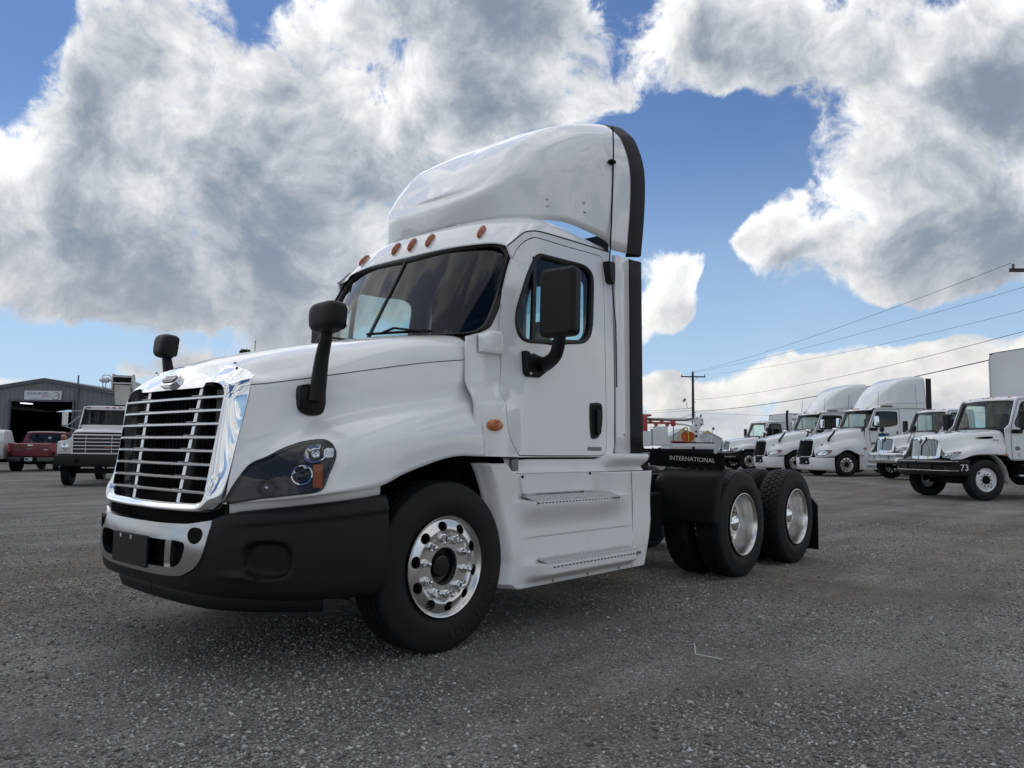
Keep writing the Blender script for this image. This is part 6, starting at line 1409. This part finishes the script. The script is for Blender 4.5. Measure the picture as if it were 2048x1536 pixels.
# old white crane truck facing the yard
OLDW = mat('old_white_paint', (.66, .67, .67), .42, 0, .4, .15, var=(1.6, (.56, .56, .54), .5, .85)); CRW = mat('crane_cream', (.50, .49, .44), .5, var=(3, (.36, .33, .28), .5, .8))
cx_, cy_ = -6.73, -22.07
ct = empty('crane_truck', (cx_, cy_, gz(cx_, cy_)), R(58.3), 'old white square nosed crane truck with silver grille bars standing in front of the workshop', 'truck')
ON = [[(-.85,0,1.93),(-.85,.5,1.92),(-.86,.85,1.88),(-.87,.98,1.70),(-.87,1.0,1.45),(-.87,1.02,1.2)],
      [(-.2,0,1.86),(-.2,.5,1.85),(-.2,.78,1.81),(-.2,.88,1.62),(-.2,.97,1.48),(-.2,1.14,1.38)],
      [(.5,0,1.79),(.5,.48,1.78),(.5,.74,1.75),(.5,.80,1.60),(.5,.92,1.47),(.5,1.16,1.40)],
      [(.80,0,1.74),(.80,.48,1.735),(.80,.72,1.70),(.80,.76,1.58),(.80,.92,1.44),(.80,1.16,1.38)],
      [(.86,0,1.68),(.86,.48,1.68),(.86,.72,1.66),(.86,.755,1.56),(.86,.93,1.40),(.86,1.15,1.34)]]
obj('hood', both(fix_out(grid_vf(cr2(ON, 5, 4)), (0, .4, .6))), OLDW, ct, ang=40, solid=.01)
def strip(y0, y1, z0, z1, x=.86, d=.05): return box((x-d/2, (y0+y1)/2, (z0+z1)/2), (d, y1-y0, z1-z0))
for s in (1, -1):
    fp = [(.735,1.0),(1.16,1.0),(1.16,1.33),(1.10,1.375),(.98,1.40),(.82,1.46),(.76,1.60),(.735,1.64)]
    fe = obj('fender_front', prism(fp if s > 0 else [(-a, b) for a, b in reversed(fp)], 'x', .72, .865), OLDW, ct, ang=30, bevel=.02)
    obj('headlamp_bezel', strip(s*.95-.155, s*.95+.155, 1.06, 1.36, .885, .03), ALU2, ct, bevel=.01)
    hl = obj('headlamp', xf(lathe([(.105, 0), (.108, .02), (.10, .03), (.09, .022), (.05, .034), (.001, .038)], 28, 'x'), (.885, s*.95, 1.21)), LAMPC, ct, ang=40); obj('headlamp_ring', xf(lathe([(.125, -.01), (.125, .02), (.108, .025), (.105, 0)], 28, 'x'), (.885, s*.95, 1.21)), CHROME, hl, ang=40)
    obj('fender_side', fix_out(grid_vf([[(.60*math.cos(t), yy, .505+.58*math.sin(t)) for yy in (.80, 1.12)] for t in np.radians(np.linspace(-5, 185, 20))]), (0, 0, -1)), DARK, ct, s=s)
    obj('fender_flank', fix_out(grid_vf([[(x_, 1.155, (.505+math.sqrt(max(0, .58**2-x_*x_))) if abs(x_) < .58 else .95) for _ in (0,)]+[(x_, 1.155, 1.39)] for x_ in np.linspace(-.84, .84, 24)]), (0, 1, 0)), OLDW, ct, s=s, solid=.02)
    lp = obj('fender_lamp', xf(lathe([(.07, -.04), (.075, .0), (.06, .03), (.001, .04)], 16, 'x'), (.62, s*1.05, 1.52)), AMBERD, ct); obj('fender_lamp_stand', box((.60, s*1.05, 1.43), (.04, .05, .10)), BLACKM, lp)
    bg_wheel(ct, 0, s*1.0, RIM_STEEL); bg_wheel(ct, -4.6, s*1.0, RIM_DISH, False)
    obj('mirror_head', box((-.95, s*1.42, 2.15), (.04, .18, .46)), ALU2, ct, bevel=.02)
    obj('mirror_frame', join(tube([(-.98, s*.95, 2.42), (-.95, s*1.50, 2.40)], .012, 6), tube([(-.95, s*1.50, 2.40), (-.95, s*1.50, 1.92)], .012, 6), tube([(-.95, s*1.50, 1.92), (-.90, s*.98, 1.76)], .012, 6), tube([(-.95, s*1.36, 1.90), (-.93, s*.98, 2.25)], .012, 6)), ALU2, ct)
gb = obj('grille_back', strip(-.735, .735, 1.02, 1.60, .82, .04), mat('grille_dark', (.035, .036, .04), .6), ct)
gf = obj('grille_frame', join(strip(-.76, .76, 1.58, 1.63, .885), strip(-.76, .76, 1.0, 1.04, .885), strip(-.76, -.72, 1.04, 1.58, .885), strip(.72, .76, 1.04, 1.58, .885)), ALU2, ct)
for z in (1.155, 1.265, 1.375, 1.485): obj('grille_bar', strip(-.72, .72, z-.016, z+.016, .895, .04), CHR_STRIPE, gf, bevel=.006)
for yy in (-.37, .37): obj('grille_upright', strip(yy-.008, yy+.008, 1.04, 1.58, .88, .03), ALU2, gf)
obj('grille_badge', box((.897, .28, 1.215), (.006, .24, .03)), REDL, gf)
obj('front_bumper', prism([(.80, .62), (1.04, .62), (1.06, .66), (1.06, .92), (1.04, .97), (.80, .97)], 'y', -1.20, 1.20), FRAME, ct, bevel=.02)
obj('bumper_tow_eye', xf(lathe([(.04, 0), (.07, .02), (.04, .03)], 12, 'x'), (1.06, -.55, .80)), DARK, ct)
side_panels(ct, [(-.87,1.2),(-.87,1.90),(-.95,1.98),(-1.16,2.50),(-1.24,2.58),(-2.2,2.58),(-2.2,1.05),(-.95,1.05)], [(-1.12,1.95),(-1.30,2.40),(-1.40,2.44),(-1.95,2.44),(-2.0,2.0),(-1.95,1.95)], .99, .93, 1.8, 2.58)
cab_front(ct, None, 1.97, 2.46, -.93, -1.14, .88, .10)
obj('cowl_panel', fix_out(grid_vf([[(-.84, yy, 1.92-.05*abs(yy)**3), (-.95-.10*abs(yy/.9)**2.4, yy, 1.98)] for yy in np.linspace(-.95, .95, 15)]), (0, 0, 1)), OLDW, ct, solid=.01)
RF = [[(-1.12,0,2.47),(-1.14,.5,2.47),(-1.20,.80,2.47),(-1.24,.93,2.50)],[(-1.13,0,2.54),(-1.15,.5,2.54),(-1.20,.78,2.54),(-1.26,.93,2.55)],[(-1.25,0,2.61),(-1.25,.5,2.61),(-1.28,.8,2.60),(-1.32,.93,2.58)],[(-2.2,0,2.64),(-2.2,.5,2.64),(-2.2,.8,2.62),(-2.2,.93,2.58)]]
orf = obj('roof', both(fix_out(grid_vf(cr2(RF, 4, 4)), (0, 0, 1))), OLDW, ct, ang=50, solid=.01)
for yy in (-.78, -.20, 0, .20, .78): obj('marker_light', box((-1.135-.05*abs(yy), yy, 2.555), (.05, .12, .04)), REDL, orf, bevel=.006)
obj('back_wall', box((-2.2, 0, 1.8), (.05, 1.84, 1.5)), INTER, ct); obj('dashboard', box((-1.15, 0, 1.75), (.4, 1.7, .42)), INTERD, ct, bevel=.03)
for yy in (.42, -.42): obj('seat', box((-1.9, yy, 1.85), (.14, .48, .9)), SEATM, ct, bevel=.05)
obj('wiper', tube([(-1.0, -.35, 1.985), (-1.06, -.75, 2.14)], .012, 5), BLACKM, ct)
for s in (1, -1): obj('frame_rail', box((-2.9, s*.42, .82), (7.0, .08, .25)), FRAME, ct)
obj('engine_bay', join(box((0, 0, 1.05), (1.5, 1.2, .9)), box((-.87, 0, 1.4), (.05, 1.8, .9))), DARK, ct); obj('front_axle', box((0, 0, .45), (.14, 1.8, .16)), FRAME, ct, bevel=.02)
obj('truck_bed', box((-4.3, 0, 1.10), (4.0, 2.3, .12)), FRAME, ct)
# crane head over the cab: winch box, cheek plates and tapering mast
cm_ = obj('crane_mast', prism([(-.20, 2.70), (.20, 2.70), (.27, 3.35), (.31, 3.62), (-.31, 3.62), (-.27, 3.35)], 'x', -2.62, -2.35), CRW, ct, ang=30, bevel=.015)
obj('mast_base', box((-2.5, 0, 2.4), (.5, .52, .6)), FRAME, cm_)
for s in (1, -1): obj('cheek_plate', prism(cr1([(-2.78, 3.40), (-2.70, 3.75), (-2.50, 3.83), (-2.30, 3.78), (-2.22, 3.50), (-2.30, 3.32), (-2.55, 3.25)], 3, True), 'y', s*.30, s*.345), CRW, cm_, ang=40)
obj('winch_drum', xf(lathe([(.001, -.28), (.15, -.28), (.15, .28), (.001, .28)], 20, 'y'), (-2.45, 0, 3.60)), BLACKM, cm_)
obj('winch_core', box((-2.5, 0, 3.60), (.30, .58, .34)), BLACKM, cm_)
for z in (3.72, 3.49): obj('winch_rail', box((-2.28, 0, z), (.03, .60, .035)), OLDW, cm_)
obj('crane_boom', prism([(-.22, 3.30), (.22, 3.30), (.22, 3.66), (-.22, 3.66)], 'x', -6.0, -2.7), CRW, cm_, bevel=.02)
obj('hydraulic_motor', xf(lathe([(.001, -.20), (.03, -.20), (.06, -.14), (.10, -.11), (.10, .10), (.06, .13), (.06, .18), (.001, .18)], 16, 'y'), (-2.45, -.58, 3.60)), ALU2, cm_)
obj('hydraulic_hose', join(tube(cr1([(-2.45, -.65, 3.50), (-2.45, -.65, 3.38), (-2.43, -.55, 3.28), (-2.36, -.26, 3.20)], 5), .014, 6), tube(cr1([(-2.43, -.55, 3.50), (-2.43, -.56, 3.24), (-2.40, -.45, 3.15), (-2.36, -.24, 3.14)], 5), .014, 6), tube(cr1([(-2.45, -.66, 3.68), (-2.45, -.66, 3.76), (-2.45, -.45, 3.76), (-2.45, -.40, 3.68)], 5), .012, 6)), GREYL, cm_)

# ------------------------------------------------------------------ digger derrick truck, sheds, poles and lines beyond the tractor
ddx, ddy = -42.1, -20.0
dd = empty('derrick_truck', (ddx, ddy, gz(ddx, ddy)), BAZ, 'white and red digger derrick truck parked behind the near truck\'s rear frame', 'truck')
# local: x to the right in the picture, -y towards the camera
REDE = mat('auger_red', (.36, .014, .012), .45, 0, .4, .1); YEL = mat('reel_yellow', (.55, .42, .03), .5); ORG = mat('hose_orange', (.50, .11, .02), .6)
DW = mat('utility_white', (.72, .73, .72), .42, 0, .4, .1)
obj('deck', box((-.25, 0, 1.42), (2.7, 2.3, .10)), DW, dd, bevel=.01); obj('deck_stripe', box((-.25, -1.155, 1.52), (2.65, .02, .07)), BLACKM, dd); obj('deck_skirt', box((-.25, -1.13, 1.33), (2.74, .06, .10)), DW, dd)
obj('chassis', box((-1.8, 0, .95), (6.0, .9, .35)), FRAME, dd)
for xx in (-.2, -1.4):
    for s in (1, -1): bg_wheel_ = link(bpy.data.objects.new('wheel', RIM_DISH), dd); bg_wheel_.location = (xx, s*.95, .505); bg_wheel_.rotation_euler = (0, 0, 0 if s > 0 else math.pi); link(bpy.data.objects.new('tyre', TYRE_BG), bg_wheel_)
obj('tool_cabinet', box((-2.35, -.60, 1.85), (.95, 1.0, 1.10)), DW, dd, bevel=.02); obj('cabinet_door', box((-2.25, -1.11, 1.80), (.62, .02, .86)), DW, dd, bevel=.006)
obj('tool_cabinet', box((-3.5, -.60, 1.75), (1.1, 1.0, .95)), DW, dd, bevel=.02)
obj('cabinet_shelf', box((-2.25, -.6, 2.47), (.75, .9, .14)), DW, dd, bevel=.01)
tm = obj('turret', prism([(-.24, 1.47), (.62, 1.47), (.50, 1.62), (.32, 1.68), (.30, 2.35), (.46, 2.60), (.62, 2.72), (.55, 3.10), (.30, 3.22), (.12, 3.05), (.02, 2.75), (-.20, 2.50), (-.14, 1.68)], 'y', -.35, .35), DW, dd, bevel=.02, ang=40)
for (a, b, r) in ((.10, 2.25, .07), (.10, 1.95, .09), (.42, 2.72, .06), (.10, 2.66, .06), (.50, 3.0, .05), (.15, 3.12, .05)): obj('turret_hole', xf(lathe([(r, 0), (r*.9, -.012), (.001, -.012)], 16, 'y'), (a, -.352, b)), BLACKM, tm)
obj('turret_cap', tube([(.42, -.2, 3.20), (.48, -.2, 3.36)], .05, 8), BLACKM, tm)
obj('boom', prism([(-4.6, 2.92), (.1, 2.92), (.45, 3.08), (.2, 3.18), (-.1, 3.14), (-4.6, 3.12)], 'y', -.17, .17), DW, tm, bevel=.02)
obj('boom_hose', tube(cr1([(-3.0, -.2, 3.04), (-1.4, -.2, 2.98), (-.5, -.2, 3.0), (.0, -.2, 3.12)], 5), .035, 6), BLACKM, tm)
obj('lift_cylinder', tube([(-1.5, -.05, 2.76), (-.6, -.05, 2.70), (.0, -.05, 2.55)], .06, 8), DW, tm)
ag = obj('auger', tube([(-4.6, -.38, 2.78), (-1.35, -.38, 2.78)], .06, 8), REDE, dd)
for k in range(9):
    xx = -4.3+.36*k; obj('auger_flight', fix_out(prism([(xx-.16, 2.80), (xx, 2.48 if k % 2 else 2.98), (xx+.16, 2.80), (xx, 2.74)], 'y', -.56, -.20), (0, -1, 0)), REDE, ag)
obj('auger_head', box((-1.40, -.38, 2.76), (.26, .34, .36)), REDE, ag, bevel=.03); obj('auger_bar', tube([(-1.38, -.38, 2.6), (-1.36, -.38, 1.5)], .035, 6), GREYL, ag)
obj('cab', box((-4.1, 0, 2.55), (1.9, 2.1, 1.35)), REDE, dd, bevel=.08)
obj('cab_roof', box((-4.0, 0, 3.26), (2.3, 1.6, .12)), REDE, dd, bevel=.04)
obj('reel_frame', tube(cr1([(-1.15, -.7, 1.5), (-1.05, -.7, 2.1), (-.85, -.7, 2.4), (-.55, -.7, 2.42), (-.45, -.7, 1.5)], 5), .05, 6), YEL, dd)
for (xx, r) in ((-.55, .36), (-.35, .30)): obj('hose_reel', xf(lathe([(r*.3, -.12), (r, -.12), (r, -.10), (r*.75, -.08), (r*.75, .08), (r, .10), (r, .12), (r*.3, .12)], 20, 'y'), (xx, -.55, 1.92)), ORG, dd)
obj('outrigger_base', box((-1.2, -.9, 1.55), (.9, .3, .16)), REDE, dd, bevel=.02); obj('outrigger_base', box((-.35, -.9, 1.55), (.5, .3, .12)), REDE, dd, bevel=.02)
obj('control_hose', tube(cr1([(.35, -.3, 2.3), (.7, -.3, 2.18), (1.0, -.3, 2.22), (1.15, -.3, 2.05)], 5), .03, 6), YEL, dd)
obj('winch_line', tube([(1.1, -.3, 2.0), (.75, -.3, 1.75)], .03, 6), DW, dd); obj('pulley_block', xf(lathe([(.001, -.05), (.09, -.05), (.09, .05), (.001, .05)], 12, 'y'), (1.22, -.3, 2.45)), GREYL, dd); obj('pulley_stand', tube([(1.22, -.3, 2.4), (1.05, -.3, 1.5)], .025, 6), DW, dd)
# sheds
SHW = mat('shed_sheet', (.52, .53, .55), .55, 0, var=(.6, (.46, .47, .50), .4, .7)); SHR = mat('shed_roof', (.50, .52, .55), .45, .3)
def shed(label, x, y, hw, ze, za, dpt):
    r = empty('metal_shed', (x, y, gz(x, y)), BAZ, label, 'shed', 'pale metal sheds on the horizon')
    n = int(2*hw/.5)
    P = []
    for i in range(n*4+1):
        xx = -hw+2*hw*i/(n*4); d = .06 if i % 4 in (1, 2) else 0; P.append([(xx, -d, -.3), (xx, -d, za-(za-ze)*abs(xx)/hw-.02)])
    obj('front_wall', fix_out(grid_vf(P), (0, -1, 0)), SHW, r, ang=20)
    for s in (1, -1):
        obj('side_wall', box((s*hw, dpt/2, ze/2-.15), (.08, dpt, ze+.3)), SHW, r)
        obj('roof', fix_out(grid_vf([[(0, yy, za+.06), (s*(hw+.15), yy, ze+.04)] for yy in (-.2, dpt)]), (0, 0, 1)), SHR, r, solid=.06)
    obj('rear_wall', box((0, dpt, ze/2-.15), (2*hw, .08, ze+.3)), SHW, r)
shed('pale metal shed with peaked roof behind the derrick truck, left one', -131.2, -70.4, 2.7, 3.6, 5.3, 8)
shed('pale metal shed with peaked roof behind the derrick truck, right one', -134.5, -66.9, 2.8, 3.3, 4.9, 8)
# utility poles and wires
WOOD = mat('pole_wood', (.055, .042, .036), .85, var=(3, (.035, .028, .025), .4, .7)); WIRE = mat('wire', (.03, .03, .034), .6); INS = mat('insulator', (.10, .10, .11), .3)
def pole(label, x, y, H, az, arm_z, arm, lamp=False):
    r = empty('utility_pole', (x, y, gz(x, y)-.3), az, label, 'pole', None)
    P_ = obj('pole_shaft', tube([(0, 0, -.5), (0, 0, H*.5), (0, 0, H)], [.16, .14, .11], 12), WOOD, r)
    ar = obj('crossarm', box((0, -.15, arm_z), (arm, .10, .12)), WOOD, r, bevel=.01)
    for s in (1, -1): obj('arm_brace', tube([(s*arm*.17, -.16, arm_z-.05), (s*.05, -.13, arm_z-.55)], .018, 6), GREYL, r)
    for xx in (-arm*.47, arm*.47): obj('insulator', xf(lathe([(.02, 0), (.05, .04), (.03, .08), (.06, .12), (.03, .17), (.001, .18)], 12, 'z'), (xx, -.15, arm_z+.06)), INS, r)
    obj('insulator', xf(lathe([(.02, 0), (.05, .04), (.03, .08), (.06, .12), (.03, .17), (.001, .18)], 12, 'z'), (0, 0, H)), INS, r)
    if lamp:
        l = obj('lamp_arm', tube(cr1([(-.1, 0, 5.55), (-.45, 0, 5.45), (-.62, 0, 5.7), (-.62, 0, 6.05)], 5), .03, 6), GREYL, r); obj('flood_lamp', xf(box((0, 0, 0), (.22, .26, .34)), (-.85, 0, 6.25), rot=(0, R(35), 0)), GREYL, l, bevel=.04)
        for z in (6.05, 5.05, 4.85, 4.7): obj('line_bracket', box((.12, -.1, z), (.22, .06, .06)), INS, r)
    return r
p1x, p1y = -64.79, -32.28
pole('dark wooden utility pole with crossarm and flood lamp behind the derrick truck', p1x, p1y, 9.0, BAZ, 8.55, 2.4, True)
p2x, p2y = -30.2, 1.35
pole('wooden utility pole at the right edge, only its crossarm tip in view', p2x, p2y, 8.2, R(131.6), 7.85, 4.4)
def wire(label, a, b, sag, r):
    a, b = np.array(a), np.array(b); t = np.linspace(0, 1, 40); P = a+(b-a)*t[:, None]; P[:, 2] -= sag*4*t*(1-t)
    tag(obj('power_line', tube(P, r, 6), WIRE), label, 'wire', 'overhead lines')
ca, sa = math.cos(BAZ), math.sin(BAZ)
def at1(lx, z): return (p1x+lx*ca, p1y+lx*sa, z)
def at2(lx, z): return (p2x+lx*ca, p2y+lx*sa, z)
wire('topmost thin overhead wire rising to the crossarm at the right edge', at1(0, 8.9), at2(-2.05, 8.02), .35, .009)
wire('second thin overhead wire just under the topmost one', at1(-1.1, 8.65), at2(0, 7.65), .35, .008)
wire('third thin overhead wire from the right end of the pole crossarm', at1(1.1, 8.65), at2(2.0, 7.3), .5, .008)
wire('grey overhead wire from the middle of the pole passing over the sleeper trucks', at1(.2, 6.2), at2(.4, 6.15), .55, .011)
wire('thick black overhead cable from the pole crossing above the sleeper trucks', at1(.2, 5.05), at2(.4, 5.35), .50, .022)
wire('low overhead wire running level from the pole behind the sleeper trucks', at1(.2, 4.9), (p1x+30*ca+14, p1y+30*sa+8, 4.9), .5, .014)
wire('overhead wire leaving the pole to the left of its flood lamp', at1(-.1, 5.35), (p1x-34*ca-8, p1y-34*sa-8, 4.6), .4, .016)
wire('second wire leaving the pole to the left, close under the other', at1(-.1, 5.15), (p1x-34*ca-8, p1y-34*sa-8, 4.2), .4, .014)
wire('service wire slanting down from the pole to the left behind the red cab', at1(-.1, 4.75), (p1x-9*ca+5, p1y-9*sa+3, 2.0), .15, .018)
# far tree line low on the horizon, one mass
def far_trees():
    n = 5200; az = np.concatenate([rng.uniform(-R(172), -R(100), n)]); d = rng.uniform(330, 420, n)
    env = 2.2+1.6*np.sin(az*23)+1.2*np.sin(az*57+1)+.8*np.sin(az*131)
    z = rng.random(n)*np.clip(env, .6, 6); x = CAMP[0]+d*np.cos(az); y = CAMP[1]+d*np.sin(az)
    s = rng.uniform(.5, 1.3, n); V = []; F = []
    for i in range(n):
        c = np.array([x[i], y[i], z[i]]); a = rng.normal(0, 1, (3, 3))*s[i]; V += [c+a[0], c+a[1], c+a[2]]; F.append((3*i, 3*i+1, 3*i+2))
    tag(obj('far_tree_line', (np.array(V), F), mat('far_foliage', (.035, .05, .028), .9), ang=0), 'low dark tree line far off on the horizon', 'trees', kind='stuff')
far_trees()
# treetop and thin mast showing over the hood
LEAF = mat('dark_foliage', (.030, .050, .024), .85)
tx_, ty_ = -27.4, -50.7
tr = empty('tree', (tx_, ty_, gz(tx_, ty_)), 0, 'dark tree whose tip shows just above the hood of the near truck', 'tree')
obj('trunk', tube([(0, 0, -.2), (.05, 0, 3), (0, .05, 7.2)], [.22, .16, .05], 10), WOOD, tr)
n = 2600; V = []; F = []
for i in range(n):
    zz = rng.uniform(3.0, 8.55); rr_ = 1.9*np.interp(zz, [3, 4.5, 7, 8.55], [.6, 1, .7, .12])*rng.random()**.5; a = rng.uniform(0, 6.283); c = np.array([rr_*math.cos(a), rr_*math.sin(a), zz]); q = rng.normal(0, .11, (3, 3)); V += [c+q[0], c+q[1], c+q[2]]; F.append((3*i, 3*i+1, 3*i+2))
obj('crown', (np.array(V), F), LEAF, tr, ang=0)
mst = obj('radio_mast', tube([(-27.9, -50.1, 0), (-27.9, -50.1, 9.4)], .03, 6), WIRE); tag(mst, 'thin dark mast beside the treetop above the hood', 'mast')
# bent straw on the gravel
stz = .012
sw_ = obj('drinking_straw', tube(cr1([(-1.088, 2.181, stz+.03), (-.995, 2.240, stz), (-.985, 2.265, stz), (-.989, 2.413, stz)], 5), .0036, 8), mat('straw_white', (.55, .55, .54), .4)); tag(sw_, 'bent white drinking straw lying on the gravel right of the near truck', 'straw')
